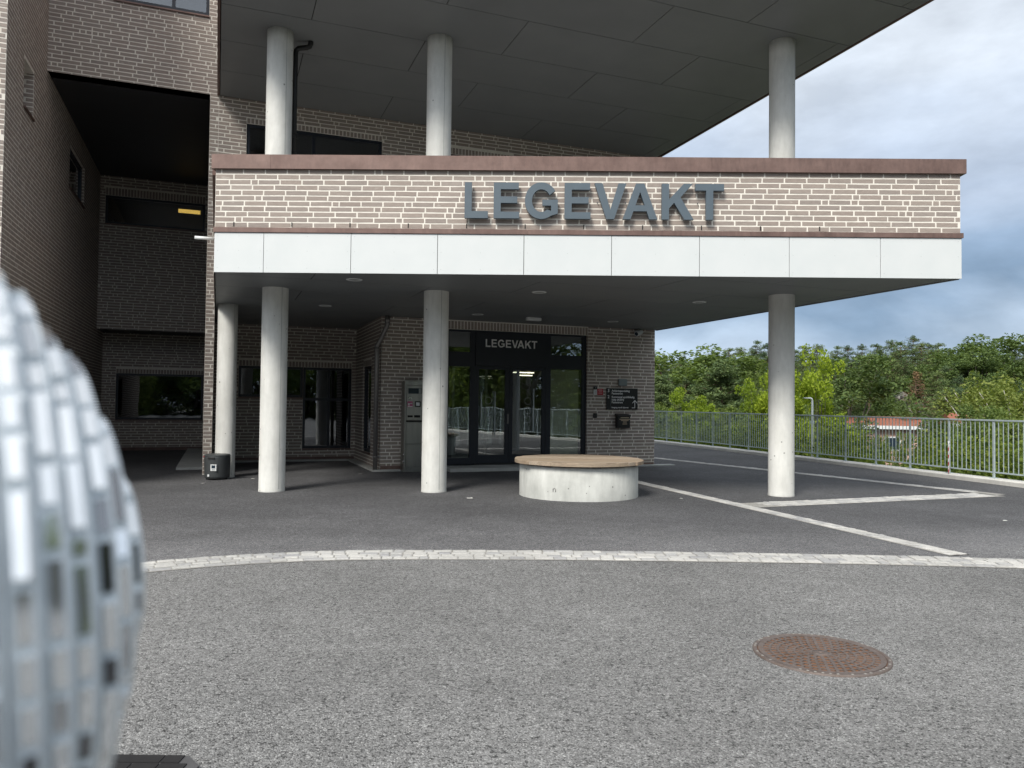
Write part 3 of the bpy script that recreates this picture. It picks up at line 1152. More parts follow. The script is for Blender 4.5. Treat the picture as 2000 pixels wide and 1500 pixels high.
def b_entrance():
    x0, x1, zt = -5.17, -1.79, 3.043
    # lobby behind
    mb = MB()
    mb.box(-6.4, -.15, .16, 6.0, -.02, .10, 1)
    mb.box(-6.4, -.15, 6.0, 6.1, .1, 3.2, 0)
    mb.box(-6.5, -6.4, .16, 6.0, .1, 3.2, 0)
    mb.box(-.15, -.05, .16, 6.0, .1, 3.2, 0)
    mb.box(-6.4, -.15, .16, 6.0, 3.0, 3.1, 2)
    for i in range(18):                                              # slatted ceiling
        mb.box(-6.3 + i * .34, -6.3 + i * .34 + .14, 2.0, 5.9, 2.27, 2.32, 3)
    mb.box(-5.1, -4.75, 1.0, 1.6, .1, .9, 2)                         # dark counter at the left
    mb.build('lobby', ['lobby', 'lobbyfloor', 'room', 'slat'], BLD)
    mb = MB()
    mb.box(-2.62, -2.05, 2.6, 2.66, 2.24, 2.265)
    mb.box(-1.75, -1.35, 4.4, 4.46, 2.24, 2.265)
    mb.build('ceiling_lamp', 'strip', BLD)
    mb = MB()
    mb.box(-2.66, -1.92, .21, .215, .27, 2.22)
    mb.build('blind', 'blind', BLD)
    # inner pair of doors
    mb = MB()
    for a in (-4.5, -3.66, -2.82):
        mb.box(a - .03, a + .03, 1.75, 1.81, .1, 2.3)
    mb.box(-4.53, -2.79, 1.75, 1.81, 2.3, 2.38)
    mb.box(-4.47, -2.85, 1.755, 1.805, .1, .2)
    inner = mb.build('inner_door_frame', 'steel', BLD)
    mb = MB()
    mb.box(-4.47, -2.85, 1.775, 1.782, .2, 2.3)
    mb.build('pane', 'glass', inner)
    mb = MB()
    for a in (-3.80, -3.52):
        mb.box(a - .012, a + .012, 1.66, 1.69, .75, 1.75)
    mb.build('handle', 'chrome', inner)
    # outer frame
    yf, yb = .07, .15
    mb = MB()
    mb.box(x0, x0 + .06, yf, yb, .10, zt)
    mb.box(x1 - .10, x1, yf, yb, .10, zt)
    mb.box(x0 + .06, x1 - .10, yf, yb, zt - .05, zt)
    bars = [(-4.615, -4.50), (-2.81, -2.69)]
    for a, b in bars:
        mb.box(a, b, yf + .002, yb - .002, .10, zt - .05)
    for a, b in ((x0 + .06, -4.615), (-2.69, x1 - .10)):
        mb.box(a, b, yf + .004, yb - .004, 2.24, 2.56)
        mb.box(a, b, yf + .004, yb - .004, .10, .24)
    mb.box(-4.50, -2.81, yf - .03, yb - .004, 2.26, zt - .05)           # dark panel over the doors
    mb.build('entrance_frame', 'navy', BLD)
    for a, b, c, d in ((x0 + .06, -4.615, .24, 2.24), (-2.69, x1 - .10, .24, 2.24), (x0 + .06, -4.615, 2.56, zt - .05), (-2.69, x1 - .10, 2.56, zt - .05)):
        mb = MB()
        mb.box(a, b, .105, .112, c, d)
        mb.build('pane', 'glass', BLD)
    # two door leaves
    for a, b, hx in ((-4.497, -3.706, 0), (-3.698, -2.813, 1)):
        mb = MB()
        st = .085
        mb.box(a, a + st, .078, .138, .12, 2.255)
        mb.box(b - st, b, .078, .138, .12, 2.255)
        mb.box(a + st, b - st, .078, .138, .12, .30)
        mb.box(a + st, b - st, .078, .138, 2.19, 2.255)
        dr = mb.build('door', 'navy', BLD)
        mb = MB()
        mb.box(a + st, b - st, .105, .112, .30, 2.19)
        mb.build('pane', 'glass', dr)
        mb = MB()                                                     # etched rings on the glass
        cx = (-4.18, -3.235)[hx]
        for z in (1.50, 1.29, 1.085):
            for ro, ri in ((.082, .072),):
                n = 28
                for i in range(n):
                    t0, t1 = 2 * PI * i / n, 2 * PI * (i + 1) / n
                    mb.quad((cx + ri * math.cos(t0), .1035, z + ri * math.sin(t0)), (cx + ro * math.cos(t0), .1035, z + ro * math.sin(t0)),
                            (cx + ro * math.cos(t1), .1035, z + ro * math.sin(t1)), (cx + ri * math.cos(t1), .1035, z + ri * math.sin(t1)))
        mb.build('ring_marking', 'etched', dr)
        for hxx, za, zb in (((-4.36, .93, 1.69), (-4.04, .74, 1.70)) if hx == 0 else ((-3.117, .81, 1.78),)):
            mb = MB()
            w = .012 if hx == 0 else .016
            mb.tube([(hxx, .05, za), (hxx, .05, zb)], w, 10)
            for z in (za + .12, zb - .12):
                mb.tube([(hxx, .05, z), (hxx, .104, z)], .008, 8)
            mb.build('handle', 'lampmetal', dr)
        if hx == 0:
            mb = MB()
            mb.box(-3.745, -3.715, .055, .078, .99, 1.21)
            mb.build('lock_plate', 'pipe', dr)
    # threshold slab, base strips
    mb = MB()
    mb.box(-5.25, -1.7, -.62, .16, -.05, .075, bev=.01)
    mb.build('threshold', 'slab', BLD)
    for q in ((-6.78, -5.26, -.16, -.008, -.03, .035), (-6.78, -6.61, .0, 3.12, -.03, .033), (-1.69, .45, -.22, -.008, -.03, .030), (-9.8, -6.80, 2.98, 3.12, -.03, .04), (-10.55, -10.045, 1.2, 8.0, -.03, .05)):
        mb = MB()
        mb.box(*q)
        mb.build('base_strip', 'slab', BLD)
    for q in ((-6.59, -5.20, -.012, -.007, .035, .105), (-1.75, -.02, -.012, -.007, .030, .08), (-9.8, -6.62, 3.116, 3.122, .04, .10), (-12.7, -10.06, 8.082, 8.092, .0, .09)):
        mb = MB()
        mb.box(*q)
        mb.build('base_flashing', 'copper', BLD)


def b_soffit_lights():
    for u, v, z in ((-7.936, 4.584, ZS), (-7.928, 1.247, ZS), (-4.974, 4.59, ZS), (-4.888, 1.203, ZS), (-1.821, 1.255, ZS), (-1.988, 4.693, ZS)):
        mb = MB(T3(u, -v))
        n = 28
        for i in range(n):
            t0, t1 = 2 * PI * i / n, 2 * PI * (i + 1) / n
            r = lambda q, t, zz: (q * math.cos(t), q * math.sin(t), z + zz)
            mb.quad(r(.088, t0, -.009), r(.118, t0, -.006), r(.118, t1, -.006), r(.088, t1, -.009), 0)
            mb.quad(r(.118, t0, -.006), r(.120, t0, .0), r(.120, t1, .0), r(.118, t1, -.006), 0)
            mb.quad(r(.088, t0, -.009), r(.082, t0, -.002), r(.082, t1, -.002), r(.088, t1, -.009), 0)
        k = mb.pts([(.083 * math.cos(2 * PI * i / n), .083 * math.sin(2 * PI * i / n), z - .003) for i in range(n)])
        mb.face([k + i for i in range(n)], 1)
        mb.build('downlight', ['white', 'dull'], BLD)
    mb = MB(T3(-3.66, -1.205))
    mb.box(-.16, .16, -.05, .05, ZS - .07, ZS - .003, 0, bev=.01)
    mb.build('emergency_lamp', 'white', BLD)
    mb = MB()
    mb.tube([(-9.86, -3.30, 3.925), (-10.16, -3.34, 3.915)], .026, 12)
    mb.build('drain_spout', 'white', BLD)
    mb = MB(T3(-11.35, 7.4))
    mb.lathe([(.05, 3.285), (.055, 3.298)], n=16)
    mb.build('passage_lamp', 'dull', BLD)


b_ent_walls()
b_canopy()
for cxx, cyy, rr, zz, sd_ in ((-3.81, 12.28, .203, ZU + .01, .45), (-1.245, 12.46, .203, ZU + .01, .15), (4.365, 12.44, .203, ZU + .01, .55), (-5.36, 14.42, .178, ZS + .01, .7)):
    column(cxx, cyy, rr, zz, sd_)
b_windows()
b_entrance()
b_soffit_lights()


# ------------------------------------------------------------------ signs and fittings on the building
def glyph(ch, w, h, s):
    """list of polygons (x, z), anticlockwise"""
    if ch == 'L':
        return [[(0, 0), (w, 0), (w, s), (s, s), (s, h), (0, h)]]
    if ch == 'E':
        m0, m1 = h * .43, h * .43 + s * .92
        return [[(0, 0), (w, 0), (w, s * .95), (s, s * .95), (s, m0), (w * .92, m0), (w * .92, m1), (s, m1), (s, h - s * .95), (w * .975, h - s * .95), (w * .975, h), (0, h)]]
    if ch == 'T':
        c = w / 2
        return [[(c - s / 2, 0), (c + s / 2, 0), (c + s / 2, h - s * .95), (w, h - s * .95), (w, h), (0, h), (0, h - s * .95), (c - s / 2, h - s * .95)]]
    if ch == 'V':
        c, q = w / 2, s * 1.12
        return [[(c - s * .55, 0), (c + s * .55, 0), (w, h), (w - q, h), (c, h * .26), (q, h), (0, h)]]
    if ch == 'A':
        c, q = w / 2, s * 1.12
        z0, z1 = h * .225, h * .225 + s * .85
        # inner edges run from (q, 0) to (c, h*.76)
        ix = lambda z: q + (c - q) * z / (h * .76)
        return [[(0, 0), (q, 0), (c, h * .76), (c, h), (c - s * .58, h)], [(w - q, 0), (w, 0), (c + s * .58, h), (c, h), (c, h * .76)],
                [(ix(z0), z0), (w - ix(z0), z0), (w - ix(z1), z1), (ix(z1), z1)]]
    if ch == 'K':
        return [[(0, 0), (s, 0), (s, h * .31), (s + w * .16, h * .47), (w - s * 1.3, 0), (w, 0), (s + w * .36, h * .62), (w * .97, h), (w - s * 1.4, h), (s, h * .56), (s, h), (0, h)]]
    if ch == 'G':
        a, b = w / 2, h / 2
        e = .012 * h
        outer = [(a + a * math.cos(t), b + (b + e) * math.sin(t)) for t in np.linspace(rad(33), rad(305), 30)]
        inner = [(a + (a - s) * math.cos(t), b + (b + e - s) * math.sin(t)) for t in np.linspace(rad(308), rad(30), 26)]
        return [outer + [(w, h * .14), (w, h * .53), (w * .53, h * .53), (w * .53, h * .53 - s * .85), (w - s * .95, h * .53 - s * .85), (w - s * .95, h * .215)] + inner]
    return []


SPANS = [('L', -.687, -.362), ('E', -.283, .073), ('G', .150, .607), ('E', .701, 1.062), ('V', 1.114, 1.556), ('A', 1.505, 1.986), ('K', 2.047, 2.486), ('T', 2.509, 2.903)]
FW = BM @ FM
front_y = lambda X: 10.76 + (X + 4.21) * math.tan(rad(-.836))


def b_signs():
    o = thing('building_sign', 'large slate grey LEGEVAKT letters on the brick parapet above the white panels', 'sign', (1.1, front_y(1.1) - .11, 4.005), rad(-.836))
    for ch, a, b in SPANS:
        mb = MB()
        for pg in glyph(ch, b - a, .50, .098):
            mb.prism([(a - 1.1 + x, z) for x, z in pg], 0, .062)
        for px, pz in ((a - 1.1 + .05, .25), (b - 1.1 - .08, .46 if ch in 'TV' else .04)):
            mb.tube([(px, .06, pz), (px, .106, pz)], .006, 6)
        mb.build('letter', 'grey_sign', o)
    o = thing('entrance_sign', 'white LEGEVAKT lettering on the dark panel above the entrance doors', 'sign', BM @ Vector((-3.665, .036, 2.683)), TH)
    k = 1.232 / (2.903 + .687)
    for ch, a, b in SPANS:
        mb = MB()
        for pg in glyph(ch, (b - a) * k, .174, .031):
            mb.prism([((a - 1.108) * k + x, z) for x, z in pg], 0, .003)
        mb.build('letter', 'white_sign', o)
    o = thing('directory_sign', 'black floor directory sign with white text on the brick beside the doors', 'sign', BM @ Vector((-.893, -.010, 1.33)), TH)
    mb = MB()
    mb.box(-.412, .412, -.028, .0, 0, .496, bev=.003)
    mb.build('board', 'blackboard', o)
    mb = MB()
    mb.box(-.315, -.309, -.0295, -.028, .02, .476)
    mb.build('divider', 'grey_sign', o)
    for body, x, z, sz in (('3', -.392, .405, .098), ('2', -.392, .262, .098), ('Avklaringsavdeling', -.285, .415, .066), ('Pasientrom', -.285, .352, .066),
                           ('Kommunal øyeblikkelig', -.285, .270, .066), ('hjelp (KØH)', -.285, .207, .066), ('Pasientrom', -.285, .144, .066), ('Inngang rundt hjørnet', -.285, .030, .052)):
        text_mesh('text_line', body, sz, on_wall(x, -.0295, z), 'white_sign', o, extrude=.001, xs=.98)
    mb = MB()
    mb.box(.325, .340, -.0305, -.028, .035, .20)
    mb.box(.255, .3245, -.0305, -.028, .035, .049)
    mb.prism([(.3325, .225), (.27, .165), (.27, .145), (.3325, .205), (.395, .145), (.395, .165)], -.0325, -.0308)
    mb.build('arrow', 'white_sign', o)

    o = thing('letterbox', 'black metal letterbox with pale lettering on the brick below the directory sign', 'letterbox', BM @ Vector((-.90, -.008, .90)), TH)
    mb = MB()
    mb.box(-.165, .165, -.13, 0, 0, .30, bev=.008)
    mb.build('body', 'blackboard', o)
    mb = MB(Matrix.Translation((0, 0, .30)) @ Matrix.Rotation(rad(12), 4, 'X'))
    mb.box(-.178, .178, -.155, .002, .004, .03, bev=.006)
    mb.build('lid', 'blackboard', o)
    mb = MB()
    for z, w in ((.235, .11), (.195, .14), (.165, .10), (.130, .05), (.085, .06)):
        mb.box(-w + .02, w + .02, -.1315, -.130, z, z + .016)
    mb.build('lettering', 'gold', o)

    o = thing('security_camera', 'small grey security camera under the canopy at the wall corner', 'camera', BM @ Vector((-.52, -.010, 3.17)), TH)
    mb = MB()
    mb.box(-.05, .05, -.03, .0, -.05, .05, bev=.006)
    mb.tube([(0, -.03, 0), (0, -.10, .0)], .018, 10)
    mb.build('mount', 'dull', o)
    m = Matrix.Translation((0, -.13, -.02)) @ Matrix.Rotation(rad(-62), 4, 'Z') @ Matrix.Rotation(rad(20), 4, 'X')
    mb = MB(m)
    mb.tube([(0, .09, 0), (0, .085, 0), (0, -.10, 0), (0, -.115, 0)], [.04, .066, .066, .058], 16)
    mb.build('housing', 'white', o)
    mb = MB(m)
    mb.tube([(0, -.116, 0), (0, -.119, 0)], .046, 14)
    mb.build('lens', 'screen', o)

    o = thing('junction_box', 'small grey square box on the brick above the directory sign', 'box', BM @ Vector((-.886, -.008, 1.885)), TH)
    mb = MB()
    mb.box(-.11, .11, -.05, 0, 0, .16, bev=.008)
    mb.build('case', 'greenish', o)
    mb = MB()
    mb.tube([(0, -.05, .08), (0, -.056, .08)], .009, 10)
    mb.build('button', 'pipe', o)

    o = thing('red_notice', 'small red notice plate on the brick between the keypad and the directory sign', 'notice', BM @ Vector((-1.467, -.008, 1.665)), TH)
    mb = MB()
    mb.box(-.076, .076, -.010, 0, 0, .145)
    mb.build('plate', 'red', o)
    mb = MB()
    for z, w in ((.115, .05), (.092, .055), (.066, .04), (.035, .05)):
        mb.box(-w, w, -.0112, -.010, z, z + .009)
    mb.build('lettering', 'pinkish', o)

    o = thing('keypad', 'small white keypad with a black reader above it beside the door frame', 'keypad', BM @ Vector((-1.60, -.008, 1.665)), TH)
    mb = MB()
    mb.box(-.045, .045, -.03, 0, 0, .12, bev=.008)
    mb.build('case', 'white', o)
    mb = MB()
    for i in range(3):
        for j in range(4):
            mb.box(-.026 + i * .02, -.014 + i * .02, -.0325, -.0295, .025 + j * .02, .037 + j * .02)
    mb.build('keys', 'dull', o)
    mb = MB()
    mb.box(-.045, .045, -.035, 0, .13, .195, bev=.008)
    mb.build('reader', 'blackboard', o)
    mb = MB()
    mb.tube([(0, -.035, .163), (0, -.04, .163)], .014, 12)
    mb.build('lens', 'dull', o)

    o = thing('door_button', 'black door opener button on the brick right of the entrance', 'button', BM @ Vector((-1.60, -.008, 1.13)), TH)
    mb = MB()
    mb.box(-.05, .05, -.03, 0, 0, .105, bev=.012)
    mb.build('case', 'blackboard', o)
    mb = MB()
    mb.tube([(0, -.03, .052), (0, -.036, .052)], .033, 18)
    mb.build('push_plate', 'blackpipe', o)


M['blackboard'] = mat_simple('black_sign_board', (.008, .008, .010), None, 4, .35)
M['greenish'] = mat_simple('grey_green_box', (.20, .235, .235), None, 4, .5)
M['pinkish'] = mat_simple('pale_red_lettering', (.75, .45, .45), None, 4, .5)


def b_machine():
    o = thing('ticket_machine', 'stainless steel payment machine standing against the brick wall behind a column', 'machine', BM @ Vector((-5.93, -.30, .0)), TH)
    mb = MB()
    mb.box(-.235, .235, -.0, .275, .03, 1.88, bev=.012)
    mb.box(-.25, .25, -.01, .28, 0, .035)
    # raised rim round the face
    mb.box(-.235, -.205, -.045, -.002, .03, 1.88)
    mb.box(.205, .235, -.045, -.002, .03, 1.88)
    mb.box(-.204, .204, -.045, -.002, 1.80, 1.88)
    mb.build('cabinet', 'steel', o)
    mb = MB(Matrix.Translation((0, -.004, 0)))
    mb.box(-.195, .195, -.022, .0, 1.07, 1.795, bev=.006)
    f = mb.build('control_panel', 'steel', o)
    mb = MB()
    mb.box(-.16, .12, -.034, -.024, 1.62, 1.735)
    mb.build('screen', 'screen', f)
    mb = MB()
    mb.box(.06, .11, -.036, -.034, 1.625, 1.73)
    mb.build('screen_label', 'dull', f)
    mb = MB()
    mb.tube([(-.12, -.026, 1.53), (-.12, -.045, 1.53)], .028, 16)
    mb.box(-.126, -.114, -.047, -.045, 1.508, 1.552, 1)
    mb.build('coin_slot', ['chrome', 'black'], f)
    mb = MB()
    mb.box(-.175, -.065, -.030, -.026, 1.34, 1.46, 0)
    mb.box(-.160, -.130, -.0315, -.030, 1.375, 1.425, 1)
    mb.box(-.120, -.075, -.0315, -.030, 1.41, 1.425, 1)
    mb.box(-.170, -.070, -.0315, -.030, 1.345, 1.360, 1)
    mb.build('payment_label', ['pink', 'white'], f)
    mb = MB()
    mb.box(-.02, .105, -.032, -.026, 1.345, 1.465, 0, bev=.006)
    mb.box(.005, .080, -.036, -.032, 1.370, 1.440, 1)
    mb.build('card_reader', ['blackpipe', 'white'], f)
    mb = MB()
    mb.box(-.17, -.06, -.030, -.026, 1.13, 1.17)
    mb.box(-.03, .10, -.030, -.026, 1.125, 1.175)
    mb.build('ticket_slot', 'black', f)
    mb = MB()
    mb.box(-.2, .2, -.004, .0, 1.03, 1.065, 0)
    mb.build('shadow_gap', 'black', o)
    for za, zb in ((.58, 1.02), (.10, .56)):
        mb = MB(Matrix.Translation((0, -.001, 0)))
        mb.box(-.195, .195, -.02, .0, za, zb, bev=.006)
        d = mb.build('lower_door', 'steel', o)
        if za < .3:
            mb = MB()
            mb.tube([(.12, -.02, .36), (.12, -.035, .36)], .016, 12)
            mb.build('lock', 'chrome', d)
    mb = MB()
    for z in (.22, .36):
        mb.tube([(-.245, -.03, z - .03), (-.245, -.03, z + .03)], .010, 8)
    mb.build('hinge', 'chrome', o)


def b_pipes():
    o = thing('downpipe', 'grey metal downpipe with an elbow at the brick corner left of the machine', 'downpipe', BM @ Vector((-6.70, -.03, .0)), TH)
    mb = MB()
    r = .048
    mb.tube([(.0, 0, .0), (.0, 0, 2.52), (.0, .0, 2.62), (.05, -.03, 2.70), (.17, -.10, 3.0), (.19, -.11, 3.06), (.19, -.11, ZS)], r, 16)
    mb.build('pipe', 'pipe', o)
    for z in (.28, 1.45, 2.48):
        mb = MB()
        mb.tube([(0, 0, z), (0, 0, z + .035)], r + .006, 16)
        mb.box(.04, .11, -.012, .012, z + .005, z + .03)
        mb.build('bracket', 'pipe', o)
    mb = MB()
    mb.tube([(.0, 0, 2.50), (.0, 0, 2.58)], r + .007, 16)
    mb.tube([(.19, -.11, 3.08), (.19, -.11, 3.20)], r + .007, 16)
    mb.build('sleeve', 'pipe', o)
    w = Vector((-3.655, 12.60, 3.88))
    o = thing('black_downpipe', 'black rainwater pipe with an offset elbow beside an upper column', 'downpipe', w, 0)
    mb = MB()
    mb.tube([(0, 0, 0), (0, 0, 3.30), (.01, .0, 3.37), (.05, 0, 3.41), (.19, -.01, 3.42), (.235, -.01, 3.44), (.25, -.01, 3.48), (.25, -.01, 3.53)], .042, 14)
    mb.build('pipe', 'blackpipe', o)
    mb = MB()
    mb.tube([(0, 0, 1.9), (0, 0, 1.96)], .052, 14)
    mb.box(-.10, -.03, -.012, .012, 1.91, 1.945)
    mb.build('bracket', 'blackpipe', o)


def b_bin():
    o = thing('waste_bin', 'low anthracite rounded bin with a white label in front of the thin column', 'bin', (-5.36, 14.02, 0), rad(-4))
    n = 20

    def ring(rx, ry, z):
        return [(rx * math.cos(t), -ry * math.sin(t), z) for t in np.linspace(0, PI, n)] + [(-rx, .10, z), (rx, .10, z)]
    mb = MB()
    mb.loft([ring(.195, .20, .03), ring(.205, .215, .06), ring(.215, .225, .40), ring(.212, .22, .425)], 0)
    mb.build('body', 'binm', o)
    mb = MB()
    mb.loft([ring(.218, .228, .426), ring(.216, .226, .44), ring(.19, .19, .458), ring(.12, .11, .466)], 0)
    mb.build('lid', 'binm', o)
    mb = MB()
    mb.box(-.06, .06, -.236, -.20, .385, .41)
    mb.build('slot', 'black', o)
    mb = MB()
    mb.box(-.155, -.10, -.10, .08, 0, .031)
    mb.box(.10, .155, -.10, .08, 0, .031)
    mb.build('foot', 'binm', o)
    mb = MB()
    mb.box(-.008, .098, -.2285, -.19, .17, .285, 0)
    mb.box(.010, .080, -.2300, -.2284, .215, .270, 1)
    mb.box(.015, .075, -.2300, -.2284, .185, .195, 1)
    mb.build('label_plate', ['white', 'screen'], o)
    mb = MB()
    mb.box(-.065, -.035, -.2225, -.18, .065, .105, 0)
    mb.build('sticker', 'white', o)
    mb = MB()
    mb.box(-.19, -.165, -.13, -.09, .41, .428)
    mb.build('red_tag', 'red', o)


def b_bench():
    o = thing('round_bench', 'round concrete bench ring topped with weathered wooden boards', 'bench', (1.075, 12.27, 0), 0)
    mb = MB()
    r = .94
    n = 96
    prof = [(r + .003, -.02), (r + .002, .012), (r, .05), (r, .485), (r - .012, .50), (r - .16, .50), (r - .16, .3)]
    mb.lathe(prof, n=n)
    # small cast-in eye near the foot
    t = rad(-117)
    c = Vector(((r + .004) * math.cos(t), (r + .004) * math.sin(t), .165))
    tx = Vector((-math.sin(t), math.cos(t), 0))
    mb.tube([c + tx * .02 - Z3 * .03, c + tx * .022 + Z3 * .01, c + Z3 * .022, c - tx * .022 + Z3 * .01, c - tx * .02 - Z3 * .03], .005, 8, 1)
    mb.build('concrete_ring', ['ringconc', 'pipe'], o)
    mb = MB()
    for i in range(8):
        a = 2 * PI * i / 8 + .2
        mb.m = Matrix.Rotation(a, 4, 'Z')
        mb.box(.45, .985, -.06, .06, .502, .516)
    mb.build('bearer', 'darkwood', o)
    mb = MB()
    R = 1.03
    nb = 15
    w = 2 * R / nb
    rnd = random.Random(8)
    for i in range(nb):
        ya, yb = -R + i * w + .005, -R + (i + 1) * w - .005
        pg = []
        rr = R + rnd.uniform(-.014, .010)
        for y in np.linspace(ya, yb, 5):
            pg.append((math.sqrt(max(rr * rr - y * y, .004)), y))
        for y in np.linspace(yb, ya, 5):
            pg.append((-math.sqrt(max(rr * rr - y * y, .004)), y))
        z1 = .572 + rnd.uniform(-.002, .002)
        c = (0, (ya + yb) / 2)
        k = .004
        top = [(x - (k if x > 0 else -k), y + (k if y < c[1] else -k), z1) for x, y in pg]
        mb.loft([[(x, y, .518) for x, y in pg], [(x, y, z1 - .005) for x, y in pg], top])
    mb.build('board_top', 'wood', o)


def b_manhole():
    o = thing('manhole_cover', 'rusty round iron manhole cover set in the worn asphalt', 'manhole cover', (1.80, 4.475, .004), rad(-14))
    n = 60
    mb = MB()
    mb.lathe([(.376, -.01), (.376, .006), (.369, .011), (.352, .011), (.348, .004)], n=n, cap=False)
    rnd = random.Random(5)
    for i in range(n):                                             # toothed rim
        if rnd.random() < .6:
            t = 2 * PI * i / n
            mb.m = Matrix.Rotation(t, 4, 'Z')
            mb.box(.355, .367, -.006, .006, .0112, .0125, 1)
    mb.m = Matrix.Identity(4)
    mb.build('frame', ['iron', 'joint'], o)
    mb = MB()
    mb.lathe([(.347, -.01), (.347, .003)], n=n)
    mb.build('pit_plate', 'rustpit', o)
    mb = MB()
    rings = [.06, .105, .15, .195, .24, .285, .345]
    for j, rr in enumerate(rings):                                  # concentric ribs
        w = .012 if j < len(rings) - 1 else .03
        mb.lathe([(rr, .003), (rr, .010), (rr - w, .010), (rr - w, .003)], n=n, cap=False, smooth=False)
    for j in range(len(rings) - 1):
        m_ = int(12 + j * 6)
        for i in range(m_):
            t = 2 * PI * (i + .5 * (j % 2)) / m_
            mb.m = Matrix.Rotation(t, 4, 'Z')
            mb.box(rings[j], rings[j + 1] - .012, -.008, .008, .003, .0095)
    mb.m = Matrix.Identity(4)
    mb.lathe([(.048, .003), (.048, .011), (.012, .011), (.010, .006)], n=24)
    mb.build('grid', 'iron', o)


def b_mat():
    o = thing('rubber_mat', 'black mat with a brick pattern lying on the worn asphalt by the mirror ball', 'mat', (-2.07, 2.73, .004), 0)
    mb = MB()
    pg = [(-.85, -.9), (.875, -.9), (.875, .28), (.80, .36), (-.85, .36)]
    mb.slab(pg, 0, .014)
    mb.build('sheet', 'paverjoint', o)
    mb = MB()
    rnd = random.Random(2)
    y, k = -.88, 0
    while y < .33:
        x = -.83 - (.12 if k % 2 else 0)
        while x < .94:
            w = rnd.choice((.2, .2, .2, .1))
            lim = .86 if y + .062 < .28 else .86 - (y + .062 - .28) * .94
            xa, xb = max(x, -.83), min(x + w, lim)
            if xb - xa > .03:
                mb.box(xa, xb, y, y + .062, .0142, .0185)
            x += w + .007
        y += .069
        k += 1
    mb.build('rubber_block', 'paver', o)


def b_ball():
    C = Vector((-.2594, .1996, 1.363))
    R = .15
    o = thing('mirror_ball', 'large mirror ball of silver glass tiles close in front on the left', 'mirror ball', (C.x, C.y, 0), 0)
    AX = Matrix.Translation((0, 0, C.z)) @ Vector((.80, .60, .06)).to_track_quat('Z', 'Y').to_matrix().to_4x4()
    rnd = random.Random(4)
    core, mb = MB(AX), MB()
    TH_, TL = .0074, .0150
    x = R - .0035
    while x > -R + .012:                                            # thick glass discs side by side, each rimmed with mirror tiles
        xa, xb = x - TH_ + .0009, x
        r = math.sqrt(R * R - max(xa * xa, xb * xb))
        r += rnd.uniform(-.0034, .0024)
        core.lathe([(r - .006, xa - .0012), (r - .0012, xa), (r - .0012, xb), (r - .006, xb + .0004)], n=72, smooth=False)
        n = max(7, int(2 * PI * r / TL))
        ph = rnd.uniform(0, 1)
        edges = sorted((i + ph + rnd.uniform(-.36, .36)) / n for i in range(n))
        for i in range(n):
            a0, a1 = 2 * PI * edges[i], 2 * PI * (edges[i + 1] if i + 1 < n else edges[0] + 1)
            am, hw = (a0 + a1) / 2, r * math.tan((a1 - a0) / 2) - .0007
            if hw < .002:
                continue
            mb.m = AX @ Matrix.Rotation(am, 4, 'Z') @ Matrix.Translation((r + rnd.uniform(-.0008, .0010), 0, (xa + xb) / 2)) @ Matrix.Rotation(rad(rnd.gauss(0, 3.2)), 4, 'Y') @ Matrix.Rotation(rad(rnd.gauss(0, 3.2)), 4, 'Z')
            h, e = (xb - xa) / 2 - .0009, .0007
            k = mb.pts([(-.004, -hw, -h), (-.004, hw, -h), (-.004, hw, h), (-.004, -hw, h), (.0008, -hw + e, -h + e), (.0008, hw - e, -h + e), (.0008, hw - e, h - e), (.0008, -hw + e, h - e)])
            mb.face((k + 4, k + 5, k + 6, k + 7), 0)
            for a in range(4):
                b = (a + 1) % 4
                mb.face((k + a, k + b, k + 4 + b, k + 4 + a), 1)
        x -= TH_
    core.build('glass_disc', 'grout', o)
    mb.build('mirror_tiles', ['mirror', 'grout'], o)
    mb = MB()
    mb.tube([(0, 0, .02), (0, 0, C.z - R + .006)], .014, 14)
    mb.lathe([(.16, 0.004), (.16, .018), (.05, .03), (.02, .05)], n=32)
    mb.build('stand', 'blackpipe', o)


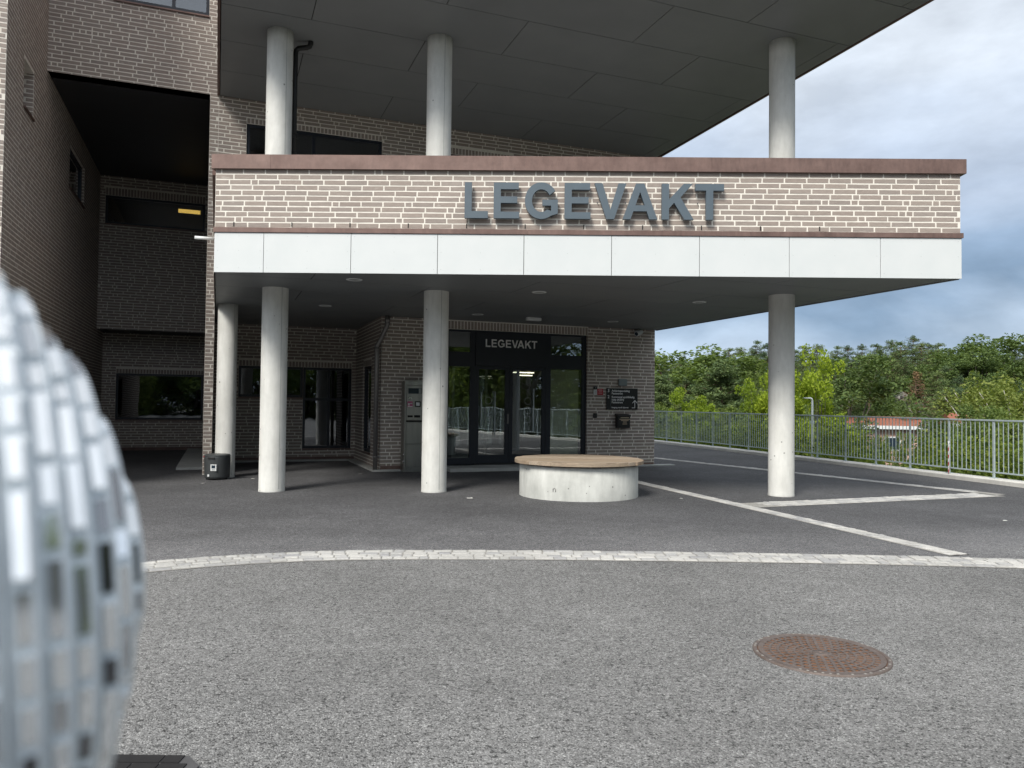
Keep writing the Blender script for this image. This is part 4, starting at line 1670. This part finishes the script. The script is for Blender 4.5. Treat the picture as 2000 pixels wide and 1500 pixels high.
def b_street():
    LX, LY = 9.78, 25.0
    gz = terrain_h(LX, LY)
    o = thing('street_lamp', 'slim galvanised street lamp with a short flat head beyond the railing', 'street lamp', (LX, LY, gz), 0)
    H = 1.73 - gz
    mb = MB()
    mb.tube([(0, 0, -.3), (0, 0, H * .5), (0, 0, H - .10), (-.015, 0, H - .03), (-.06, 0, H)], [.040, .038, .034, .03, .026], 14)
    mb.build('pole', 'lampmetal', o)
    mb = MB(Matrix.Translation((-.17, 0, H + .005)) @ Matrix.Scale(.55, 4))
    mb.loft([[(-.22, -.05, -.01), (.22, -.10, -.035), (.22, .10, -.035), (-.22, .05, -.01)], [(-.22, -.05, .02), (.22, -.08, .04), (.22, .08, .04), (-.22, .05, .02)]])
    mb.build('lamp_head', 'lampmetal', o)
    mb = MB()
    mb.box(-.043, .043, -.045, .045, 1.9, 2.0)
    mb.build('clamp', 'galv', o)
    o = thing('marker_post', 'red and white striped marker post on the kerb in front of the railing', 'marker post', (9.02, 15.86, .092), rad(52))
    mb = MB()
    mb.tube([(.03, 0, 0), (.03, 0, .66)], .014, 10)
    mb.box(-.005, .065, -.018, .018, .64, .675)
    mb.build('pole', 'white', o)
    mb = MB()
    W_ = .085
    z = .02
    i = 0
    while z < .55:
        h = .075
        mb.prism([(-.06, z), (.02, z + .06), (.02, z + .06 + h), (-.06, z + h)], -.006, .004, i % 2)
        z += h
        i += 1
    mb.build('striped_plate', ['red', 'white'], o)
    rnd = random.Random(12)
    spots = [((-5.30, 13.25), .05, 'pale scrap of paper on the asphalt in front of the bin'), ((-3.0, 15.3), .045, 'pale scrap on the shaded asphalt behind the front column'),
             ((-.62, 11.6), .05, 'pale scrap on the asphalt between the bench and the middle column'), ((2.62, 11.85), .03, 'tiny pale scrap on the asphalt right of the bench'),
             ((-4.72, 14.1), .04, 'crumpled pale scrap on the asphalt right of the bin'), ((6.35, 9.9), .035, 'pale scrap on the dark asphalt inside the cobbled lines')]
    for (x, y), s, lab in spots:
        mb = MB(T3(x, y, .0, rnd.uniform(0, 3)))
        q = [(-s, -s * .5), (s * .8, -s * .6), (s, s * .3), (0, s * .6), (-s * .8, s * .4)]
        k = mb.pts([(a, b, .003 + rnd.uniform(0, .012)) for a, b in q] + [(0, 0, .012)])
        for i in range(5):
            mb.face((k + i, k + (i + 1) % 5, k + 5))
        tag(mb.build('paper_scrap', 'litter'), lab, 'litter', 'litter on the asphalt')


b_signs()
b_machine()
b_pipes()
b_bin()
b_bench()
b_manhole()
b_mat()
b_ball()
b_street()


# ------------------------------------------------------------------ vegetation
def cards(rng, P, size, up=0.35, aspect=.55):
    """one rhombic leaf card per row of P"""
    n = len(P)
    nrm = rng.normal(size=(n, 3))
    nrm[:, 2] = np.abs(nrm[:, 2]) + up
    nrm /= np.linalg.norm(nrm, axis=1)[:, None]
    a = np.cross(nrm, rng.normal(size=(n, 3)))
    a /= np.linalg.norm(a, axis=1)[:, None] + 1e-9
    b = np.cross(nrm, a)
    sz = size * rng.uniform(.65, 1.35, n)[:, None]
    V = np.stack([P - a * sz, P - b * sz * aspect, P + a * sz, P + b * sz * aspect], 1).reshape(-1, 3)
    return V


def card_mesh(name, V, mat):
    me = bpy.data.meshes.new(name)
    n = len(V) // 4
    me.vertices.add(4 * n)
    me.vertices.foreach_set('co', V.astype(np.float32).ravel())
    me.loops.add(4 * n)
    me.loops.foreach_set('vertex_index', np.arange(4 * n, dtype=np.int32))
    me.polygons.add(n)
    me.polygons.foreach_set('loop_start', np.arange(0, 4 * n, 4, dtype=np.int32))
    me.polygons.foreach_set('loop_total', np.full(n, 4, dtype=np.int32))
    me.materials.append(M[mat])
    me.update()
    me.validate()
    return me


def ball_pts(rng, n, c, r, shell=.5):
    d = rng.normal(size=(n, 3))
    d /= np.linalg.norm(d, axis=1)[:, None]
    q = (shell + (1 - shell) * rng.random(n)) ** (1 / 1.5)
    return np.array(c) + d * q[:, None] * np.array(r)


def tree_obj(kind, trunk_mb, barkm, V, leafm):
    root = bpy.data.objects.new(kind, None)
    tr = trunk_mb.build('trunk', barkm, root)
    cr = bpy.data.objects.new('crown', card_mesh('crown', V, leafm))
    COL.objects.link(cr)
    cr.parent = root
    return root


def make_pine(seed, H=10, leafm='pine', R=2.4, base=.30, flat=.5, dens=1.0):
    rng = np.random.default_rng(seed)
    tb = MB()
    lean = rng.uniform(-.03, .03, 2)
    path = [(lean[0] * z * z / H, lean[1] * z * z / H, z) for z in np.linspace(-.5, H * .97, 8)]
    tb.tube(path, [max(.02, .17 * (H / 10) * (1 - i / 8.2)) for i in range(8)], 8)
    V = []
    k_ = (H / 10) ** .5
    nl = int(17 * H / 10)
    for li in range(nl):
        t = base + (1 - base) * ((li + rng.uniform(.2, .8)) / nl)
        z = H * t
        u = (t - base) / (1 - base)
        prof = (1 - u) ** .62 * (.60 + .40 * min(1, u / .25)) + .14
        for bi in range(int(rng.integers(4, 7))):
            L = R * prof * rng.uniform(.55, 1.15)
            az = rng.uniform(0, 2 * PI)
            x0 = np.array([lean[0] * z * z / H, lean[1] * z * z / H, z + rng.uniform(-.12, .12)])
            tip = x0 + np.array([math.cos(az) * L, math.sin(az) * L, L * rng.uniform(.02, .30)])
            if L > .5:
                tb.tube([tuple(x0), tuple((x0 + tip) / 2 - np.array([0, 0, .06 * L])), tuple(tip)], [.045 * H / 10, .03 * H / 10, .012], 4)
            npad = max(1, int(L / .5))
            for k in range(npad):
                q = (k + .8) / npad
                if q < .3 and npad > 2:
                    continue
                c = x0 + (tip - x0) * q + rng.normal(size=3) * .07
                rr = np.array([.44, .44, .24 + .16 * rng.random()]) * rng.uniform(.7, 1.2) * k_
                n = int(60 * dens * rng.uniform(.7, 1.2))
                V.append(cards(rng, ball_pts(rng, n, c, rr, .2), .095 * k_, .5, .30))
    V.append(cards(rng, ball_pts(rng, 120, (lean[0] * H, lean[1] * H, H), (.3, .3, .4), .2), .11, .3, .32))
    return tree_obj('pine_tree', tb, 'bark', np.concatenate(V), leafm)


def make_broad(kind, seed, H=9, R=3.2, base=.22, leafm='leaf', barkm='bark2', leaf=.115, nclump=80, per=190, lumpy=.25, droop=0.0):
    rng = np.random.default_rng(seed)
    tb = MB()
    cz = H * (base + 1) / 2
    rz = H * (1 - base) / 2
    tb.tube([(0, 0, -.6), (.03, 0, H * .2), (.08, .05, H * .45), (.02, .1, H * .8)], [.2 * H / 9, .15 * H / 9, .10 * H / 9, .03], 8)
    V = []
    lobes = rng.normal(size=(9, 3))
    lobes /= np.linalg.norm(lobes, axis=1)[:, None]
    for i in range(nclump):
        d = rng.normal(size=3)
        d /= np.linalg.norm(d)
        f = 1 - lumpy + lumpy * 2 * max(0, (lobes @ d).max() - .55) / .45
        q = rng.uniform(.35, 1.0) ** .6
        c = np.array([d[0] * R * q * f, d[1] * R * q * f, cz + d[2] * rz * q * f])
        if c[2] < cz:
            c[:2] *= 1 - .35 * (cz - c[2]) / rz
        r = R * rng.uniform(.17, .30)
        n = int(per * rng.uniform(.6, 1.3))
        P = ball_pts(rng, n, c, (r, r, r * .75), .35)
        if droop:
            P[:, 2] -= droop * rng.random(n) * r * 2
        V.append(cards(rng, P, leaf, .6, .6))
        if i % 4 == 0:
            s = np.array([.05, .04, H * rng.uniform(.2, .5)])
            m_ = (s + c) / 2 + rng.normal(size=3) * .15
            tb.tube([tuple(s), tuple(m_), tuple(c)], [.06 * H / 9, .04 * H / 9, .012], 5)
    return tree_obj(kind, tb, barkm, np.concatenate(V), leafm)


LIB = {
    'pine': [make_pine(1, 10.5, R=2.3), make_pine(2, 9.5, R=2.6, base=.38), make_pine(3, 11, 'pine', 2.2, .25), make_pine(4, 9, 'fir', 2.5, .3), make_pine(5, 10, 'fir', 2.1, .2)],
    'bigpine': [make_pine(7, 11, R=3.0, base=.2, dens=3.2), make_pine(8, 10, 'fir', R=2.8, base=.22, dens=3.0)],
    'dead': [make_pine(9, 7, 'dead', 1.2, .4, dens=.45)],
    'leafy': [make_broad('leafy_tree', 21, 9, 3.0), make_broad('leafy_tree', 22, 10, 3.4, lumpy=.35), make_broad('leafy_tree', 23, 8, 3.2, .15)],
    'maple': [make_broad('maple_tree', 31, 8.0, 2.6, .16, 'maple', leaf=.105, nclump=90, per=170, lumpy=.45), make_broad('maple_tree', 32, 7.0, 2.4, .12, 'maple', leaf=.105, nclump=80, per=170, lumpy=.5)],
    'birch': [make_broad('birch_tree', 41, 10, 2.7, .2, 'birch', 'birchbark', leaf=.11, nclump=85, per=130, lumpy=.35, droop=.9)],
}
USED = set()
RNDV = random.Random(77)


def plant(kind, i, x, y, h_scale, rz, label, cat, group=None, z=None, wide=1.0):
    src = LIB[kind][i % len(LIB[kind])]
    if src.name not in USED:
        USED.add(src.name)
        COL.objects.link(src)
        o = src
    else:
        o = copy_tree(src)
    o.location = (x, y, terrain_h(x, y) - .15 if z is None else z)
    o.scale = (h_scale * wide, h_scale * wide, h_scale)
    o.rotation_euler = (0, 0, rz)
    for k in ('label', 'category', 'group'):
        if k in o:
            del o[k]
    tag(o, label, cat, group)
    return o


LIBH = {'bigpine': [11, 10], 'pine': [10.5, 9.5, 11, 9, 10], 'dead': [7], 'leafy': [9, 10, 8], 'maple': [8, 7], 'birch': [10]}
HOR = lambda px: 789 + .01135 * (px - 1000)


def at_px(px, Y, top, kind, i, label, cat, group=None, wide=1.0, rz=None):
    """a tree Y metres away, in the direction of image column px, as tall as its top shows"""
    x = (px - 1000) / 1500 * Y
    z0 = terrain_h(x, Y) - .15
    zt = CAM_H + (HOR(px) - top) / 1500 * Y
    h = zt - z0
    n = LIBH[kind][i % len(LIBH[kind])]
    return plant(kind, i, x, Y, h / (n * 1.03), RNDV.uniform(0, 6.28) if rz is None else rz, label, cat, group, wide=wide * max(1.0, min(1.6, n / h)))


def b_trees():
    R = random.Random(5)
    # skyline and hillside rows, from the far crest down
    hill = 'trees on the wooded hillside beyond the railing'
    lab_p = 'dark green pine among many on the wooded hillside beyond the railing'
    sky = [(1268, 690), (1300, 694), (1335, 702), (1362, 706), (1392, 690), (1420, 682), (1450, 676), (1478, 670), (1506, 672), (1540, 675), (1572, 680), (1600, 676), (1630, 678), (1660, 670),
           (1690, 671), (1716, 673), (1742, 668), (1764, 666), (1786, 660), (1812, 668), (1834, 672), (1856, 690), (1880, 684), (1975, 668), (2000, 674), (2030, 668)]
    for k, (px, top) in enumerate(sky):
        at_px(px + R.uniform(-4, 4), R.uniform(102, 114), top + R.uniform(-6, 6), 'pine', k, lab_p, 'tree', hill, wide=1.05)
        at_px(px + 13 + R.uniform(-4, 4), R.uniform(98, 108), top + R.uniform(8, 24), 'pine', k + 2, lab_p, 'tree', hill, wide=1.2)
    for row, (Y, lo, hi, step) in enumerate(((94, 690, 716, 24), (84, 706, 738, 27), (74, 728, 762, 32), (64, 750, 790, 40))):
        px = 1262 + row * 9
        while px < 2030:
            if not (row >= 1 and 1745 < px < 1825):
                q = R.random()
                kd = 'pine' if q < .92 else 'leafy'
                at_px(px, Y + R.uniform(-4, 4), R.uniform(lo, hi), kd, R.randrange(5), lab_p if kd == 'pine' else 'mid green leafy tree mixed in with the pines on the hillside', 'tree', hill if kd == 'pine' else 'leafy trees on the hillside', wide=1.0 if kd == 'pine' else .7)
            px += step * R.uniform(.8, 1.2)
    at_px(1352, 78, 682, 'leafy', 2, 'tall bright green leafy tree rising above the pines near the building corner', 'tree', wide=1.5)
    at_px(1925, 88, 657, 'leafy', 2, 'big rounded light green tree standing out on the skyline at the right', 'tree', wide=1.25)
    at_px(1905, 84, 672, 'leafy', 0, 'light green leafy tree just left of the big rounded one on the skyline', 'tree')
    at_px(1790, 82, 728, 'dead', 0, 'rust brown dead tree above the grey rock face', 'tree')
    at_px(1415, 46, 700, 'bigpine', 0, 'large layered dark pine nearest to the railing between the corner and the column', 'tree', wide=1.1)
    at_px(1300, 44, 735, 'bigpine', 1, 'dark pine beside the brick building corner beyond the railing', 'tree', wide=1.1)
    at_px(1655, 60, 702, 'leafy', 1, 'dark green leafy tree behind the tall yellow green maple', 'tree', wide=1.1)
    at_px(1700, 66, 728, 'pine', 4, 'dark pine left of the grey rock face', 'tree', wide=1.1)
    at_px(1600, 29, 704, 'maple', 0, 'tall yellow green maple just right of the right-hand column', 'tree', wide=.44)
    at_px(1545, 31, 720, 'maple', 1, 'yellow green maple half hidden behind the right-hand column', 'tree', wide=.42)
    at_px(1350, 36, 765, 'maple', 1, 'small rounded yellow green maple behind the railing near the building corner', 'tree', wide=.46)
    at_px(1478, 32, 752, 'maple', 0, 'yellow green maple just left of the right-hand column', 'tree', wide=.42)
    at_px(1945, 56, 712, 'birch', 0, 'pale birch with drooping twigs and white trunk behind the railing', 'tree', wide=1.1)
    at_px(1998, 52, 705, 'birch', 0, 'birch at the right edge of the view behind the railing', 'tree', wide=1.0)
    for k, (px, Y, top) in enumerate(((1890, 40, 812), (1940, 38, 800), (1985, 36, 806), (1630, 42, 800), (1390, 38, 800), (1285, 36, 790), (1440, 40, 790), (1860, 44, 822), (1560, 44, 780), (1728, 51, 838), (1775, 50, 850), (1700, 49, 862))):
        at_px(px, Y, top, 'leafy', k, 'dense mid green tree low behind the railing', 'tree', 'low trees behind the railing', wide=.62 if top < 830 else .30)
    # trees round the sides and rear, which the door glass and the mirror ball reflect
    lab_r = 'tree outside the view that only shows as a reflection in the glass'
    for k in range(22):
        y = -26 + k * 2.4
        s = R.uniform(5, 13)
        x = fx(y) + s
        if y > 0 and x < .80 * y + 8:
            x = .80 * y + 8
        plant(('leafy', 'birch', 'pine', 'leafy')[k % 4], k, x, y, R.uniform(1.0, 1.35), R.uniform(0, 6), lab_r, 'tree', 'trees reflected in the glass')
    for k in range(22):
        plant(('leafy', 'pine', 'leafy', 'birch')[k % 4], k, -26 + k * 2.6 + R.uniform(-1, 1), -30 + R.uniform(-5, 4), R.uniform(1.15, 1.35), R.uniform(0, 6), lab_r, 'tree', 'trees reflected in the glass', z=-3.4)
    for k in range(12):
        a = rad(150 + k * 9)
        d = R.uniform(38, 50)
        plant(('leafy', 'pine', 'leafy', 'birch')[k % 4], k, d * math.sin(a) * 1.0 - 8, d * math.cos(a), R.uniform(1.2, 1.5), R.uniform(0, 6), lab_r, 'tree', 'trees reflected in the glass', z=-3.0)


def b_undergrowth():
    rng = np.random.default_rng(3)
    V = []
    # leafy shrubs right behind the railing
    n = 0
    while n < 260:
        y = rng.uniform(9, 36)
        s = rng.uniform(1.0, 11)
        x = fx(y) + s
        px = 1000 + 1500 * x / y
        if px > 2080:
            continue
        if abs(px - 1583) < 32 and y < 26.5:
            continue
        z0 = terrain_h(x, y)
        top = rng.uniform(.2, 1.25)
        if 1690 < px < 1795:
            top = rng.uniform(-1.6, -.1)
        if px > 1860:
            top = rng.uniform(-.2, .9)
        zc = rng.uniform(max(z0, -2.6), top - .35) if top - .35 > max(z0, -2.6) else z0 + .3
        r = rng.uniform(.55, 1.05)
        P = ball_pts(rng, int(400 * r), (x, y, zc), (r, r, r * .7), .3)
        P = P[P[:, 2] < top]
        P = P[P[:, 0] - np.interp(P[:, 1], FY, FX) > .28]
        if len(P):
            V.append(cards(rng, P, .062, .6, .6))
        n += 1
    o = bpy.data.objects.new('shrubbery', card_mesh('shrubbery', np.concatenate(V), 'shrub'))
    COL.objects.link(o)
    tag(o, 'mixed leafy shrubs growing up behind the railing', 'shrubs', kind='stuff')
    V = []
    for i in range(520):
        y = rng.uniform(34, 112)
        x = y * rng.uniform(.16, .74)
        px = 1000 + 1500 * x / y
        if 1735 < px < 1850 and 72 < y < 88:
            continue
        r = rng.uniform(.8, 1.7)
        if y < 60 and 1660 < px < 1830:
            r *= .6
        P = ball_pts(rng, 75, (x, y, terrain_h(x, y) + r * .45), (r, r, r * .8), .4)
        V.append(cards(rng, P, .2, .6, .6))
    o = bpy.data.objects.new('undergrowth', card_mesh('undergrowth', np.concatenate(V), 'shrub'))
    COL.objects.link(o)
    tag(o, 'low green undergrowth covering the slope under the trees', 'undergrowth', kind='stuff')


def b_rocks_houses():
    rng = np.random.default_rng(8)
    x0, y0 = 42.5, 80
    mb = MB()
    nu, nv = 26, 16
    idx = []
    for j in range(nv + 1):
        for i in range(nu + 1):
            u, v = i / nu, j / nv
            x = x0 + (u - .5) * 11
            step = math.floor(v * 5) / 5 * .65 + v * .35
            y = y0 - 2.5 + step * 7 + .9 * math.sin(u * 9 + 2 * v) + rng.uniform(-.9, .9)
            z = -4.5 + v * 8.0 * (.55 + .45 * math.sin(PI * min(1, u * 1.05))) + rng.uniform(-.4, .4)
            idx.append(mb.pts([(x, y, z)]))
    for j in range(nv):
        for i in range(nu):
            a = j * (nu + 1) + i
            mb.face((a, a + 1, a + nu + 2, a + nu + 1))
    k = mb.pts([(x0 - 6, y0 + 9, -5), (x0 + 6, y0 + 9, -5)])
    mb.face([k, k + 1] + [(nv) * (nu + 1) + i for i in reversed(range(nu + 1))])
    o = mb.build('rock_face', 'rock')
    tag(o, 'bare grey rock face among the trees on the hillside', 'rock')

    def house(x, y, w, d, zb, zw, zr, rz, label):
        o = thing('house', label, 'house', (x, y, zb), rz)
        h = zw - zb
        mb = MB()
        mb.box(-w / 2, w / 2, -d / 2, d / 2, 0, h)
        mb.build('wall', 'pinkwall', o)
        mb = MB()
        rr = zr - zw
        mb.prism([(-d / 2 - .5, h - .12), (d / 2 + .5, h - .12), (d / 2 + .5, h), (0, h + rr), (-d / 2 - .5, h)], -w / 2 - .5, w / 2 + .5)
        r = mb.build('roof', 'redroof', o)
        r.rotation_euler = (0, 0, PI / 2)
        mb = MB()
        mb.box(-w / 2 - .52, w / 2 + .52, -d / 2 - .56, -d / 2 - .50, h - .22, h + .02)
        mb.build('gutter', 'white', o)
        for k in range(int(w / 2.2)):
            wx = -w / 2 + 1.1 + k * 2.2
            mb = MB()
            mb.box(wx - .55, wx + .55, -d / 2 - .04, -d / 2 - .005, h - 1.75, h - .75)
            f = mb.build('window', 'white', o)
            mb = MB()
            mb.box(wx - .46, wx + .46, -d / 2 - .05, -d / 2 - .042, h - 1.66, h - .84)
            mb.build('pane', 'screen', f)
    house(26.9, 57, 4.9, 5, -5.5, .18, .82, rad(-18), 'salmon pink house with a red roof seen through the railing bars')
    house(36.6, 62, 2.0, 3, -5.5, .3, 1.1, rad(-14), 'small red roofed house peeping above the railing right of the pink one')


b_trees()
b_undergrowth()
b_rocks_houses()
S.render.engine = 'CYCLES'
S.cycles.max_bounces = 8
S.cycles.transparent_max_bounces = 16
S.cycles.sample_clamp_indirect = 6.0
